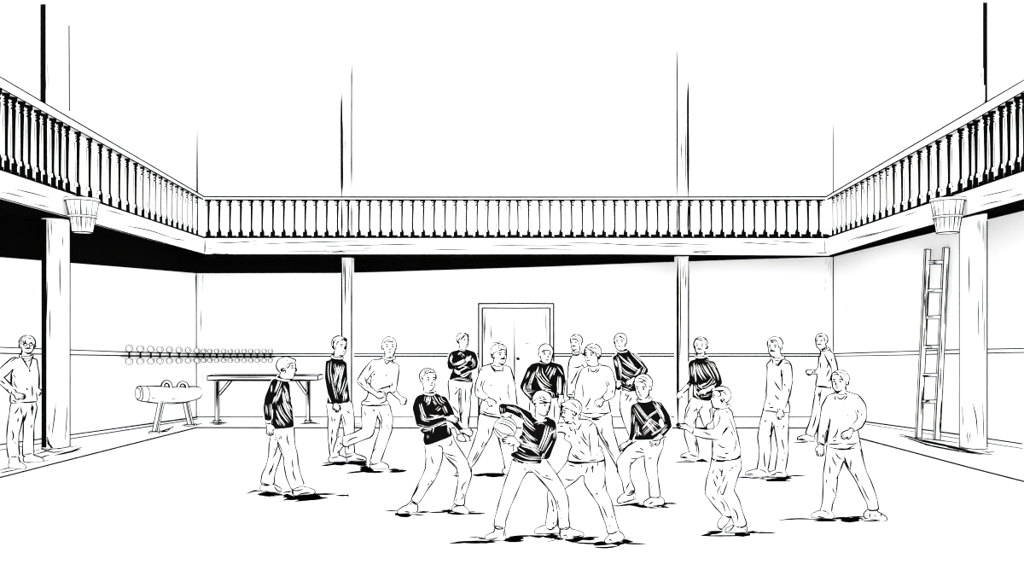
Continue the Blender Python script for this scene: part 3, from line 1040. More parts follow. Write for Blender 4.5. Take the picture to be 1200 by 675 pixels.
person('man in a black sweater, legs astride, forearm across waist, beside the ball holder', dark=True,
    torso='B1 352,560 450,565 290,600 520,605 B2 300,30 560,30 305,150 560,150 318,260 592,250 360,392 602,305',
    larm='B1 312,640,44,-5 B2 292,60,42,-20 325,185,45,-35 450,188,32,-60 552,152,22,-70',
    rarm='B1 525,625,30,0 B2 572,70,30,-5 612,175,28,-15 690,262,23,-40',
    lleg='B2 440,390,76 440,500,68 425,600,56 B3 405,10,56 350,100,46 310,180,40 272,240,36',
    rleg='B2 550,370,68 615,470,66 690,560,54 B3 712,10,54 695,100,46 672,190,38 658,265,46',
    lfoot='gB3 248,340 162,350', rfoot='gB3 652,338 700,348',
    pelvis='B2 355,340 602,290 362,410 625,380', head='B1 390,450', H=186, yaw=28, neck='B1 395,585', hair='full',
    hands=[('B2 552,150,-70 592,155,-74 640,170,-74', {'thumb': 1, 'curl': 0.4}), ('B2 700,262,-45 738,275,-50 770,285,-50', {'thumb': 1, 'curl': 1.2})],
    fore=['B2 540,152,20,-70 570,153,17,-72', 'B2 680,255,20,-40 715,268,17,-46'],
    strokes='B2 415,480 425,530 440,560; k1.2 515,460 590,530 665,600; 515,445 570,470 640,485; 540,475 620,520 650,540; 455,385 510,405 515,450; 550,395 590,380 598,330; 515,460 500,540 480,600; 480,600 445,670; 735,520 745,600; '
    'B3 k1.3 320,80 280,160 245,220; 415,55 425,90; 395,80 385,110; 310,20 270,130; 735,55 690,110 680,170; 680,170 700,195 670,235; 230,240 270,265 305,280; 640,210 635,250; 600,310 640,285 700,285; 180,330 230,340; 225,255 245,275',
    white='B2 k2.2 325,20 345,90 370,140; k2 335,100 350,150 400,165; k1.8 360,160 430,160 540,130; k1.6 300,220 400,240 540,185; k2 400,120 440,130 480,125; B1 k1.8 380,600 370,650; B1 k1.8 410,600 400,650 B2 380,20; B1 k1.6 440,590 470,640; '
    'B1 k1.5 480,600 500,640 B2 530,20; B2 k1.5 530,40 560,100; B2 k2 560,190 575,290; k1 345,260 420,250; k1 430,280 440,230; k1 380,300 390,320; k1.4 500,220 560,200; k1.4 B1 430,640 B2 450,20; k1 B2 470,90 500,60; k1.2 640,170 690,240')

person('man standing with folded arms in a black sweater left of the double door', dark=True,
    torso='B1 652,185 735,188 590,212 800,215 590,320 795,320 585,400 778,400 570,455 782,476',
    larm='B1 597,238,28,0 582,300,28,-10 585,335,26,-25 660,318,20,-55 720,285,18,-62',
    rarm='B1 788,242,28,0 802,300,27,-10 798,335,24,-25 730,365,20,-50 672,392,18,-58',
    lleg='B1 615,480,46 B2 620,60,38 640,180,32 670,288,27', rleg='B1 725,490,46 B2 716,70,38 712,180,32 712,285,27',
    lfoot='gB2 672,345 692,352', rfoot='gB2 708,342 735,351',
    pelvis='B1 570,450 780,465 568,500 775,500', head='B1 695,107', H=128, yaw=42, neck='B1 692,195', hair='full',
    hands=[('B1 715,285,-60 740,268,-64 765,240,-60', {'curl': 0.4}), ('B1 675,392,-58 650,388,-62 635,375,-60', {'curl': 0.4, 'thumb': -1})],
    strokes='B1 660,520 655,600 655,660; 660,530 615,590; 672,520 668,600 672,660; 715,520 715,660; 765,495 755,600 740,660; 632,512 640,530; B2 600,40 640,90; 655,0 668,90 665,180; 700,60 660,190; 640,80 650,110;735,235 742,100; 655,280 680,290 705,280',
    white='B1 k2 605,240 590,280 600,310; k2 600,310 660,300 720,270; k1.5 690,220 700,240; k1.6 730,240 760,240 765,290; k1.8 780,260 785,310 760,330; k1.6 640,350 655,400; k1.5 650,395 700,420 760,380; k1.3 690,330 740,340; k1 590,450 660,440 760,462; k1.2 765,400 770,440; k1.2 675,205 655,230')

person('bearded man in a white sweater standing before the left door leaf',
    torso='B1 935,318 1050,330 855,352 1112,352 868,450 1095,450 866,600 1105,600 B2 850,40 1110,40 838,105 1115,150',
    larm='B1 872,388,32,-5 842,500,36,-15 838,570,34,-25 905,620,22,-50',
    rarm='B1 1092,378,26,0 1122,500,30,0 1135,640,28,0 B2 1150,80,26,0',
    lleg='B2 900,170,72 885,270,62 830,400,48 770,520,38 B3 712,-45,34', rleg='B2 1050,200,80 1072,330,60 1085,430,50 1098,540,40 1110,630,36',
    lfoot='gB3 722,2 676,14', rfoot='gB3 1098,8 1140,16',
    pelvis='B2 840,95 1115,130 830,180 1120,200', head='B1 1013,230', H=184, yaw=30, neck='B1 995,355', moustache=0.5, beard=1,
    hands=[('B1 908,622,-50 945,645,-55 990,680,-55', {'thumb': -1, 'curl': 0.5})], fore=['B1 895,612,20,-48 925,632,17,-52'],
    strokes='B1 895,435 865,530 920,600; 1095,470 1088,550 1110,640; 865,450 845,520; 820,520 830,560; 920,520 930,510; 940,490 945,505; 1005,515 1015,520; 930,320 960,360 980,385 985,370; 935,310 960,350 990,370 1040,370 1045,385; 1045,330 1042,385; 840,350 870,370; '
    '1015,600 1030,640; 870,630 920,610; B2 845,90 910,125 1010,148; 850,80 920,110 1000,115; 900,60 915,75; 835,130 832,230; k1.2 970,260 920,340 850,430; 880,345 850,420; 915,230 918,300; 830,430 770,550; 840,440 790,540; 1010,320 1035,400')

person('man in a black sweater standing before the right door leaf, facing the viewer', dark=True,
    torso='C1 160,285 278,300 85,325 368,335 90,420 360,420 92,540 348,540 95,615 345,610',
    larm='C1 95,370,42,0 35,510,40,-10 70,575,32,-30 105,620,26,-45', rarm='C1 345,365,36,0 368,470,32,-10 358,585,28,-30',
    lleg='C2 145,10,60 125,180,50 95,380,42 85,520,36', rleg='C2 300,10,58 290,140,50 245,320,42 195,440,36 168,530,34',
    lfoot='gC2 78,572 66,590', rfoot='gC2 165,568 176,590',
    pelvis='C1 95,605 345,600 C2 90,40 360,40', head='C1 224,226', H=176, yaw=8, neck='C1 216,335', hair='crop',
    hands=[('C1 355,600,-35 350,632,-38 342,680,-38', {'curl': 0.3}), ('C1 105,620,-45 130,640,-50 160,650,-50', {'curl': 0.6})],
    fore=['C1 358,580,24,-30 354,612,18,-35'],
    strokes='C2 300,0 298,100 300,180; k0.8 355,0 360,60; 15,400 20,440',
    white='C1 k1.8 130,380 100,460 70,540; k1.6 145,400 200,470 260,510; k1.6 150,440 200,520 270,540; k1.8 270,340 240,400; k1.8 290,360 260,430; k2.5 330,420 325,500 335,570; k2.5 345,430 345,520 340,580; k1.6 190,350 200,400 250,470; k1.4 40,480 30,540 90,600; '
    'k1.5 80,380 60,430; k1.3 160,340 150,380 170,420; k1.8 310,350 290,410; k1.2 210,540 270,560 280,600; k1.3 110,560 60,560; k1.2 330,340 370,400; k1.3 15,560 80,620; k1.3 160,480 220,560; k1.2 385,480 375,580')

person('moustached man in a white sweater at the far wall right of the door frame',
    torso='C1 458,215 532,205 440,250 580,250 420,340 575,340 412,450 560,450 408,598 545,598',
    larm='C1 458,290,26,0 448,420,24,10 445,530,22,15', rarm='C1 560,290,26,0 575,420,24,0 565,540,22,0',
    lleg='C1 480,620,42 C2 490,150,34 505,330,28', rleg='C1 540,620,42 C2 548,150,34 550,330,28',
    lfoot='gC2 505,375 490,385', rfoot='gC2 550,375 565,385',
    pelvis='C1 408,590 545,590 410,640 580,640', head='C1 487,127', H=136, yaw=-28, neck='C1 492,212', moustache=1, beard=1, hair='full',
    strokes='C1 465,342 500,342 540,325; 510,355 470,440 440,480; 500,375 480,430; 460,460 445,490; 470,540 458,575; 415,580 470,585; 455,245 450,215; 455,240 500,235 535,210; 530,310 560,340')

person('man in a white sweater looking left behind the crouching moustached player',
    torso='C1 592,335 700,325 535,365 790,355 548,470 770,470 540,600 765,600 C2 530,50 778,50 522,112 790,100 600,150 700,150',
    larm='C1 548,395,26,0 520,500,32,0 505,620,32,-5 C2 495,50,26,-10', rarm='C1 775,392,34,0 800,490,36,-15 790,580,34,-30 735,618,22,-50',
    lleg='C2 600,160,72 595,320,52 600,450,42 600,570,36', rleg='C2 725,150,75 755,280,62 812,420,46 870,540,36 890,600,34',
    lfoot='gC3 590,0 600,12', rfoot='gC3 890,0 910,12',
    pelvis='C2 530,100 780,95 525,190 800,190', head='C1 630,235', H=182, yaw=-35, neck='C1 650,345', hair='curly',
    hands=[('C1 728,620,-50 692,645,-55 655,665,-55', {'curl': 0.7, 'thumb': 1})], fore=['C1 745,612,20,-48 712,632,17,-52'],
    strokes='C1 740,450 765,530 715,600; 540,475 550,570 545,640; 620,600 585,670; 595,340 595,390; 600,345 640,380 690,340; 690,340 690,360 655,395; 770,370 775,378; 765,460 785,510; 805,540 808,570; 615,520 622,525; 685,505 695,515; 710,520 715,528; 715,600 750,640; '
    'C2 605,0 565,65; 600,60 580,75; 715,70 730,75; 525,100 600,110 660,100; 670,105 740,110 785,95; 525,120 600,145 680,145 785,100; 800,120 805,230; 680,230 740,340 780,420; k1.2 690,280 760,400 835,515; 750,340 780,410; 715,230 715,300')

person('man in a black sweater with bent elbow, standing just right of the door frame', dark=True,
    torso='C1 850,208 938,180 815,250 1005,232 850,350 1035,330 885,450 1030,440 888,552 1012,552',
    larm='C1 832,265,24,10 852,370,22,10 862,455,20,5', rarm='C1 995,250,34,0 1050,310,34,0 1092,368,32,-10 1045,415,24,-35 1000,440,20,-50',
    lleg='C1 930,570,46 C2 918,60,44 945,170,40 985,290,32 1000,360,26', rleg='C1 980,575,46 C2 1000,60,44 1020,200,38 1035,340,28',
    lfoot='gC2 1002,390 985,402', rfoot='gC2 1040,388 1058,400',
    pelvis='C1 888,545 1012,545 880,600 1030,600', head='C1 878,117', H=150, yaw=-18, neck='C1 895,215', hair='crop',
    hands=[('C1 1000,440,-50 965,465,-54 935,480,-54', {'curl': 0.5}), ('C1 862,455,5 860,485,0 858,515,0', {'curl': 0.3})], fore=['C1 1010,434,18,-48 982,453,16,-52', 'C1 862,450,17,5 860,475,14,2'],
    strokes='C1 885,555 870,600 862,660; 960,575 920,640; 980,600 950,650; 925,570 930,600; 945,585 940,600; C2 865,0 868,80 885,190; 880,60 885,75; 890,130 892,145; k0.8 900,230 930,290 960,340; 900,180 890,200',
    white='C1 k2 855,250 880,330 885,430; k2 870,240 940,300 1030,360; k1.8 900,300 960,340 1020,380; k1.5 890,340 940,390 1000,410; k1.5 960,210 1040,290 1080,340; k1.3 990,215 1060,290; k1.6 1050,350 1010,400; k1.4 920,420 1000,470 960,520; '
    'k1.4 830,280 850,340; k1.5 900,470 930,500; k1.4 895,520 960,545; k1.3 940,250 1000,330; k1.3 1090,340 1060,400; k1.3 895,400 930,440; k1.2 860,300 890,380')

DB = person('front player in a black sweater holding the basketball, legs wide apart', dark=True, gy=631, dd=-0.25, hemf=1.15,
    torso='C2 100,150 265,155 15,200 315,225 -15,320 305,330 -35,415,-10 262,440,-10 -88,472,-30 252,480,-30 -82,525,-36 208,548,-36',
    larm='C2 60,135,45,0 -60,72,42,-10 -160,55,34,-15 -158,108,28,-25', rarm='C2 265,205,48,-20 275,320,46,-35 220,470,44,-50 90,440,32,-70 -15,385,22,-80',
    lleg='C2 10,540,84 C3 -40,10,66 -95,150,60 -140,280,50 -178,400,46 -182,462,48', rleg='C2 160,560,76 C3 255,40,68 325,140,60 362,225,52 375,320,49 376,400,42 384,465,48',
    lfoot='gC3 -158,586 -288,580', rfoot='gC3 350,562 556,552',
    pelvis='C2 -85,490 205,520 -80,570 270,590', head='C1 192,655', H=196, yaw=38, pitch=14, neck='C2 168,165', hz=-30, hair='full',
    hands=[('C2 -30,385,-80 -75,340,-84 -140,335,-80', {'curl': 0.25, 'thumb': 1, 'size': 0.7}), ('C2 -158,112,-25 -130,118,-20 -95,110,-10', {'curl': 0.4})],
    fore=['C2 0,392,22,-78 -45,368,18,-82'],
    strokes='C2 30,590 50,610; 120,600 180,650; C3 -25,140 -50,260 -75,340; k1.2 -10,150 -60,300; 130,0 220,95 305,205; 160,15 230,40 300,62; 215,15 250,25; 320,210 335,290 358,335; 270,210 290,300; 358,385 360,400; 390,405 395,412; -245,460 -190,465 -130,490; 340,478 385,480 432,465;'
    '355,485 352,555; 460,515 465,520; 370,550 400,540 410,558; 450,552 500,550 540,540; -240,490 -215,480; -240,510 -222,500; -290,575 -240,575 -190,555; -145,490 -150,560; C2 80,605 40,660; C2 80,605 140,650; k0.9 C2 -50,500 0,540 100,560',
    white='C2 k1.2 -60,490 20,530 150,535; k1.1 -40,460 60,500 180,500; k2 20,130 60,190 130,250; k1.6 0,230 60,300 130,350; k2.6 20,380 80,400 165,450; k2.2 10,395 90,420 160,470; k2.2 245,220 220,320 175,430; k2 270,230 240,330 190,440; k1.4 250,300 300,260; k1.4 210,470 240,420 280,350; '
    'k1.8 130,190 160,180 200,190; k1.4 0,330 60,360 150,400; k1.5 -10,80 30,130 110,210; k1.3 -60,60 0,100; k1.4 -120,45 -40,70; k1.2 -165,60 -160,100; k1.2 20,300 80,370; k1.3 200,460 180,520; k1.1 310,250 300,330; k1.3 30,260 90,330')

person('player in a white sweater leaning forward, face to face with the ball holder', gy=628, dd=0.25,
    torso='C2 425,200 545,180 355,225 640,205 385,320 680,310 442,430 712,420 415,522 740,512',
    larm='C2 400,240,38,20 350,230,36,35 270,250,30,45', rarm='C2 625,235,42,-20 640,350,42,-40 652,500,36,-60',
    lleg='C2 500,560,86 430,640,78 C3 355,70,66 288,180,50 292,290,46 270,430,46 272,468,54', rleg='C2 650,570,88 C3 650,60,88 692,170,64 740,250,56 770,350,50 800,450,46 815,512,50',
    lfoot='gC3 340,528 122,524', rfoot='gC3 850,592 790,606',
    pelvis='C2 418,510 738,505 425,600 745,590', head='C2 445,92', H=200, yaw=-78, pitch=8, neck='C2 480,205', ratio=0.75, moustache=0.5, beard=1, hz=-10,
    hands=[('C2 652,510,-62 648,555,-64 636,640,-64', {'curl': 0.3, 'thumb': -1, 'size': 0.66})], fore=['C2 652,490,26,-60 650,530,20,-62'],
    strokes='C2 340,185 400,185; 345,220 375,222; 370,300 410,360 455,440; 600,240 605,220 640,190; 640,190 690,290 740,350; 600,250 610,400 620,500; 540,260 560,320 590,350; 520,300 580,380 610,400; 420,300 435,320; 505,350 530,380; 515,430 570,475; 470,465 510,500; 475,240 487,300; '
    '440,455 490,500 550,520; 420,535 500,550 610,535; 420,560 480,575; 540,560 535,580; 590,575 580,620 560,640; 600,520 620,520 680,515; k1.2 700,400 730,450 735,510; 690,400 712,460 705,500; 645,315 650,325; 655,470 660,480; 670,465 672,480; 720,560 722,580; 735,520 738,600; '
    '425,215 445,260 460,240; 480,235 505,250 540,190; 455,175 490,215; 620,600 640,560; 630,640 640,570; C3 385,45 440,58 480,50; 545,20 590,130 675,235; 660,175 685,182; 710,150 735,90 738,10; 715,270 740,330 770,405; 800,365 805,395; 780,450 785,470; 765,515 800,530 865,500; '
    '270,215 290,310; 285,340 290,310; 295,420 285,450; 325,440 280,490; 215,470 270,492 330,440; k1.3 400,140 470,90 540,20; 770,590 790,580 800,595; 120,520 200,530 330,520; 750,10 750,160; C2 515,20 525,100; 370,150 385,160; k1.4 385,165 400,190 430,180')

person('player in a black sweater lunging with one hand on his knee', dark=True,
    torso='C1 1038,630 1135,612 C2 985,40 1238,25 990,150 1232,150 1005,250 1255,250 995,342 1285,320',
    larm='C2 1000,60,32,0 995,180,28,-5 988,270,24,-10 965,345,18,-15', rarm='C2 1215,55,42,0 1278,140,36,-10 1298,215,32,-25 1235,300,26,-50',
    lleg='C2 1085,400,72,-10 985,450,62,-40 905,535,56,-50 908,620,48 C3 930,60,36 960,160,46', rleg='C2 1180,390,68 1150,480,60 1145,560,50 1157,650,46 C3 1172,80,38 1182,200,44',
    lfoot='aC3 1012,218,-20 855,262,-55', rfoot='gC3 1215,275 1122,282', gy=591,
    pelvis='C2 998,320 1280,305 1010,400 1255,390', head='C1 1075,515', H=200, yaw=-28, pitch=12, neck='C1 1092,645', hair='curly', hz=-15,
    hands=[('C2 965,350,-15 930,388,-20 885,408,-20', {'curl': 0.3}), ('C2 1232,305,-52 1190,340,-58 1140,368,-58', {'curl': 0.4})],
    fore=['C2 970,340,15,-14 945,372,13,-18', 'C2 1240,295,22,-50 1208,325,19,-56'],
    strokes='C2 k1.2 940,550 1010,530 1080,490; 955,505 1040,500 1090,460; 1000,445 1060,450 1095,460; 1045,410 1085,435; 1090,480 1080,540 1110,640; 1120,505 1160,500; 1150,350 1200,345 1240,335; 890,540 892,545; 890,570 893,575; 925,600 930,608; 850,480 990,345; '
    'C3 925,145 960,70; 950,160 990,150 1015,155; 915,185 960,190 1015,160; k0.8 955,130 965,125; 1145,110 1160,118; 1185,30 1190,40; 1175,130 1178,140; 1140,212 1180,208 1225,215; 985,210 1000,205; 860,262 930,250 960,225; 1125,270 1170,245',
    white='C1 k1.6 1120,625 1160,610; C2 k1.6 1010,20 1060,90 1130,180; k1.4 1000,60 1040,130 1090,200; k1.6 1110,150 1140,120 1190,90; k2 1190,30 1240,120 1265,180; k1.6 1220,60 1262,140; k1.4 1270,210 1220,260; k1.4 1240,290 1290,240; k1.4 1020,180 1015,300; k1.6 1040,220 1035,310; k1.2 1070,250 1150,160; '
    'k1.2 1080,290 1180,190; k1.2 1150,300 1230,250; k1.1 1090,180 1180,290; k1.1 1120,170 1210,260; k1.1 1150,160 1230,220; k1.4 1000,120 995,200; k1.5 1180,0 1230,60; k1.2 1020,260 1060,300')

person('moustached man in a black sweater by the back right post', dark=True,
    torso='D1 342,255 425,240 290,290 500,300 305,400 515,400 312,500 492,500 310,615 472,640',
    larm='D1 300,315,26,10 300,400,22,10 305,455,22,5 272,500,22,-5', rarm='D1 485,320,32,0 535,440,32,-10 545,475,28,-20 490,515,24,-45',
    lleg='D1 345,640,48 D2 310,80,52 288,180,46 290,300,44 315,400,40 328,465,38', rleg='D1 430,650,45 D2 425,90,52 450,190,44 530,300,38 572,410,34',
    lfoot='gD2 362,503 208,500', rfoot='gD2 572,450 592,466', gy=536.5,
    pelvis='D1 308,610 472,630 D2 285,40 485,50', head='D1 383,155', H=152, yaw=-24, neck='D1 385,248', pitch=-4, moustache=0.5, beard=1, hair='full',
    hands=[('D1 225,552,-5 200,575,-5 185,600,-5', {'curl': 0.9}), ('D1 460,535,-50 410,552,-56 365,570,-56', {'curl': 0.45})],
    fore=['D1 275,498,19,-5 220,557,14,-5', 'D1 495,512,20,-46 440,540,17,-54'],
    strokes='D2 240,170 270,90 300,20; 355,65 315,95; 355,130 310,210; 265,120 262,155; 405,40 380,70; 370,100 370,200 385,240; 465,60 455,110; k1.2 345,150 330,200; 350,50 355,140; 320,340 345,400 345,470; 335,330 350,400; 280,460 320,480 360,490; 215,490 270,495; 260,505 340,510; '
    'k1 470,60 465,180; k1 495,60 490,110; k0.8 240,180 245,300 285,460; D1 k1 340,290 365,275 400,270 420,240',
    white='D1 k1.8 320,310 335,420 340,470; k1.5 340,320 370,400 400,450; k1.4 365,320 395,390 425,440; k1.4 400,310 430,370 470,420; k1.8 440,310 490,400 510,440; k1.5 500,440 450,500 400,520; k1.5 325,500 330,590; k1.4 350,500 340,580 380,620; k1.6 490,320 530,400 540,450; k1.4 470,300 510,350; '
    'k1.3 360,500 400,530; k1.2 400,600 460,590; k1.3 330,540 400,600; k1.1 520,480 500,510; k1.2 300,330 310,420; k1.2 380,500 430,480; k1.2 430,270 480,290; k1.2 285,480 275,500')

person('bent-kneed player in a white sweater seen from his left, reaching forward to the left',
    torso='D2 540,65 618,45 508,115 652,95 502,220 678,200 496,340 705,330 492,430 724,420 488,512 728,478',
    larm='D2 540,150,35,30 500,220,34,30 450,235,28,25', rarm='D2 595,135,46,-25 572,215,50,-45 522,292,44,-60 420,288,36,-65 325,268,31,-65',
    lleg='D2 560,560,78,10 D3 505,70,66,10 482,165,56,0 545,255,48,10 600,330,38,15 615,372,36,20', rleg='D2 650,560,82,-10 D3 628,50,66,-15 602,150,64,-25 665,260,58,-15 705,365,50 735,455,50',
    lfoot='aD3 632,418,30 562,496,5', rfoot='gD3 785,512 600,518',
    pelvis='D2 488,500 728,478 480,590 732,580', head='D1 555,607', H=188, yaw=-92, pitch=-2, neck='D2 578,50', ratio=1.05, hz=-5,
    hands=[('D2 285,242,-66 245,228,-68 165,208,-68', {'curl': 0.15, 'thumb': -1, 'flip': 1, 'tilt': 1.0})], fore=['D2 330,268,26,-65 270,240,17,-66'],
    strokes='D2 510,70 495,140 500,240; 555,120 545,180 515,240; 600,85 630,110; 625,130 670,240 690,320; k1.1 640,215 600,260 550,330; 620,220 570,290; 645,255 670,310; 695,320 690,390 672,450; 400,270 440,285 480,305; 318,245 315,290 330,300; 530,370 570,405 605,408; 590,465 635,455; '
    '518,480 570,495 625,505; 650,480 660,485; 600,320 612,322; 620,268 625,272; 492,345 495,430 488,510; k1.1 685,520 730,475; 505,530 600,532; 665,575 655,600; 700,560 690,580; 540,590 580,640; 580,590 560,660; 490,640 500,600; k1.4 560,650 575,660; 165,205 210,210; 175,218 225,222; '
    'D3 495,40 510,90 530,125; 520,10 535,60; 560,100 530,160 540,185; 560,100 555,150 575,185 600,130 628,50; 600,10 570,90; 650,150 640,160; 480,195 510,235; 545,235 580,270 600,340; 545,185 610,260 655,370; 655,290 700,350 715,435; 700,300 705,305; 670,370 680,390; 610,345 615,355; '
    '585,370 620,378 655,385; 675,462 730,470 785,462; 640,390 630,440 590,485; 655,385 675,450 640,500 600,512; 545,480 590,490; 770,490 785,490')

person('man in a white sweater standing upright alone, arm hanging, beyond the bent-kneed player',
    torso='D1 1018,265 1105,248 970,325 1160,298 975,450 1150,450 968,570 1152,570 945,670 1155,670 D2 938,82 1164,95',
    larm='D1 1000,335,24,15 990,450,20,25 985,560,20,25', rarm='D1 1142,335,34,-20 1145,450,42,-35 1128,570,36,-45 1102,655,34,-50 D2 1085,68,28,-55',
    lleg='D2 1000,110,64 965,200,56 940,320,50 950,430,46 940,530,42 925,605,42', rleg='D2 1085,110,66 1090,210,58 1098,320,48 1108,430,42 1095,530,40 1080,622,40',
    lfoot='gD2 985,660 774,655', rfoot='gD2 1118,668 985,664',
    pelvis='D1 942,690 1160,700 D2 932,130 1155,130', head='D1 1034,160', H=170, yaw=-38, pitch=4, neck='D1 1060,272', moustache=0.8, beard=0, ratio=0.65,
    hands=[('D2 1088,72,-56 1080,108,-58 1062,155,-58', {'curl': 0.6, 'thumb': 1})], fore=['D2 1086,66,22,-55 1084,90,18,-57'],
    strokes='D1 1110,350 1098,420 1100,470 1100,560; 1092,350 1088,430; 1095,470 1105,480; 1115,480 1130,510; k1.1 1025,455 1060,510 1095,555; k1.1 1030,580 1075,630; 980,670 995,650; 1160,520 1155,570; 1020,260 1015,300 1010,320; 1040,300 1060,318 1105,260; 1040,310 1060,330 1110,270; 1110,305 1150,305 1175,330; '
    '1165,560 1140,670; D2 940,85 1000,90 1045,95; 1110,100 1165,95; 1050,70 1110,75; 985,55 1030,60; 940,185 965,165; 1010,170 1010,240; k2.2 1010,200 1000,290; k1.6 1000,290 985,320; 1015,190 1045,300; 1060,215 1058,235; 1115,210 1112,235; 1095,245 1110,235; 980,360 978,375; '
    '940,440 945,540 955,600; 1092,320 1110,400 1112,430; 1118,450 1118,470; 1105,510 1103,530; 910,390 912,400; 890,600 930,610 970,635; 1045,625 1115,632; 980,560 978,625; 780,645 850,640; 1000,650 1040,640 1045,620')

person('man in a white sweater with fist out, at the far right corner of the room',
    torso='E1 465,198 530,168 458,232 572,222 448,330 565,330 438,420 560,420 425,508 548,515',
    larm='E1 475,262,24,25 470,350,24,25 430,384,21,10', rarm='E1 545,245,33,-10 573,320,28,-20 588,420,26,-25 570,505,22,-30',
    lleg='E1 478,540,50 E2 455,20,48 432,120,42 398,220,36 368,296,36', rleg='E1 520,540,46 E2 492,100,40 482,240,34 478,310,30',
    lfoot='gE2 408,346 256,342', rfoot='gE2 485,352 455,362',
    pelvis='E1 425,500 548,508 412,570 560,570', head='E1 468,113', H=132, yaw=-42, neck='E1 495,188', moustache=0.5, beard=0,
    hands=[('E1 405,384,8 366,380,5 340,380,5', {'curl': 1.3}), ('E1 568,515,-30 562,545,-32 556,575,-32', {'curl': 0.8})], fore=['E1 430,384,17,10 385,382,15,6'],
    strokes='E1 395,365 395,400; 412,362 412,402; 490,210 520,280 555,350; 500,240 550,330 560,400; 460,290 465,360; 530,300 520,350; 545,350 510,430; 555,260 558,290; 550,440 525,470; 425,505 480,508 540,518; 470,530 460,580 450,660; 450,560 445,600; 455,190 520,160; 460,200 525,170; 530,160 570,200; '
    '540,600 525,650; E2 425,110 410,180 385,250; 330,290 370,305 405,315; 455,200 405,300; k1.4 490,60 485,110; 455,20 450,35; 260,330 330,338')

person('man in a white sweater, legs apart, hand before his stomach, nearest the ladder',
    torso='E1 592,585 705,562 520,605 795,600 E2 528,50 790,50 535,150 788,150 530,260 785,260 522,375 805,370 560,412 760,402',
    larm='E1 538,640,32,-5 E2 512,60,36,-10 500,160,38,-15 478,270,34,-15 468,375,30,-20', rarm='E1 785,635,36,0 E2 815,50,40,-5 820,145,38,-20 795,205,32,-45 745,245,24,-60',
    lleg='E2 600,450,76 575,560,66 E3 548,10,55 545,90,54 540,180,50 522,260,38 506,338,44', rleg='E2 730,460,80 768,560,68 810,650,56 E3 850,90,52 892,190,48 915,250,42 924,312,40',
    lfoot='gE3 542,395 412,386', rfoot='gE3 918,398 975,406',
    pelvis='E2 522,380 805,368 515,480 825,470', head='E1 630,466', H=190, yaw=-40, neck='E1 645,588', beard=1, hair='full',
    hands=[('E2 470,385,-20 460,425,-22 462,490,-22', {'curl': 0.4, 'thumb': -1}), ('E2 742,252,-62 700,285,-66 655,305,-66', {'curl': 0.6, 'thumb': 1})],
    fore=['E2 468,370,25,-20 464,400,20,-21', 'E2 755,240,20,-58 722,268,18,-64'],
    strokes='E2 530,85 545,150 535,260 515,400; 535,230 505,280 495,380; 750,60 785,150 715,235; 780,70 800,110; 820,110 825,130; 820,180 828,200; 695,110 700,130; 722,138 727,143; 618,135 624,142; 705,235 740,240 775,268; 740,270 765,240; 620,225 600,290 560,335; 600,310 595,325; 735,340 730,350; '
    '570,348 600,348; 520,375 580,380 660,370; 670,375 740,380 795,360; 520,395 580,415 680,422 800,372; 800,330 805,375; 440,360 500,385; 485,290 480,330; E1 590,590 592,635; 595,590 640,620 690,580; 690,570 690,600 660,635; 800,600 780,620; '
    'E2 590,450 620,495 655,515; 560,480 580,530 608,580; 665,470 700,560 745,640; k1.6 670,500 700,570 720,600; 730,510 725,600; 535,560 545,600 540,650; 590,645 592,655; 815,390 820,510; 800,400 825,480; 660,520 610,670; 765,630 775,670; '
    'E3 590,60 620,0; 565,125 585,180; 520,195 525,202; 515,50 512,85; 770,0 800,80; 740,0 790,90; 815,85 870,200 905,250; 460,330 500,330 548,362; 885,330 920,325 960,322; 430,375 500,388; 895,345 893,390; 930,375 950,370; 990,345 995,380')
FILL_POWER = (30.0, 8.0)  # power of the added fill lights behind the fascias
# ---------------------------------------------------------------- the gymnasium
def structure(o):
    o['kind'] = 'structure'
    return o

DC = gd(491.0)                                  # back wall
cornL = G(231, 491); cornR = G(976, 491)
frL = G(0, 527.3); frR = G(1200, 525.8)
dirL = (frL - cornL); dirL /= np.linalg.norm(dirL)
dirR = (frR - cornR); dirR /= np.linalg.norm(dirR)
endL = cornL + dirL * 7.0; endR = cornR + dirR * 7.0
nB = np.array([0, -1.0, 0])
nL = np.array([-dirL[1], dirL[0], 0]); nL = nL if nL[0] > 0 else -nL
nR = np.array([-dirR[1], dirR[0], 0]); nR = nR if nR[0] < 0 else -nR
TOP = 9.2
onB = lambda x, y: onplane(x, y, cornL, nB)
onL = lambda x, y: onplane(x, y, cornL, nL)
onR = lambda x, y: onplane(x, y, cornR, nR)
onF = lambda x, y: G(x, y)
up = np.array([0, 0, 1.0])


def slab(mb, a, b, z0, z1, n, th, slot=0):
    """upright wall piece from a to b with thickness th behind its face"""
    o = -n * th
    c = [np.array([*(a + o)[:2], z0]), np.array([*a[:2], z0]), np.array([*b[:2], z0]), np.array([*(b + o)[:2], z0])]
    c += [q + up * (z1 - z0) for q in c]
    box_pts(mb, [c[0], c[1], c[2], c[3], c[4], c[5], c[6], c[7]], slot)


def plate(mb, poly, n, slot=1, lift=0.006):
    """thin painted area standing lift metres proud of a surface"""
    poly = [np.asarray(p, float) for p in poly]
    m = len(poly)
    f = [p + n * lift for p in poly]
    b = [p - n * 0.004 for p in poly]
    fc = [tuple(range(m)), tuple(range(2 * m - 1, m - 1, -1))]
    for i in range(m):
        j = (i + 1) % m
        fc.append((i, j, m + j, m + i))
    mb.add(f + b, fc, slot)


def zpx(p):      # height seen at photo row for a point's depth
    return lambda y: CH - (y - HY) / F * p[1]

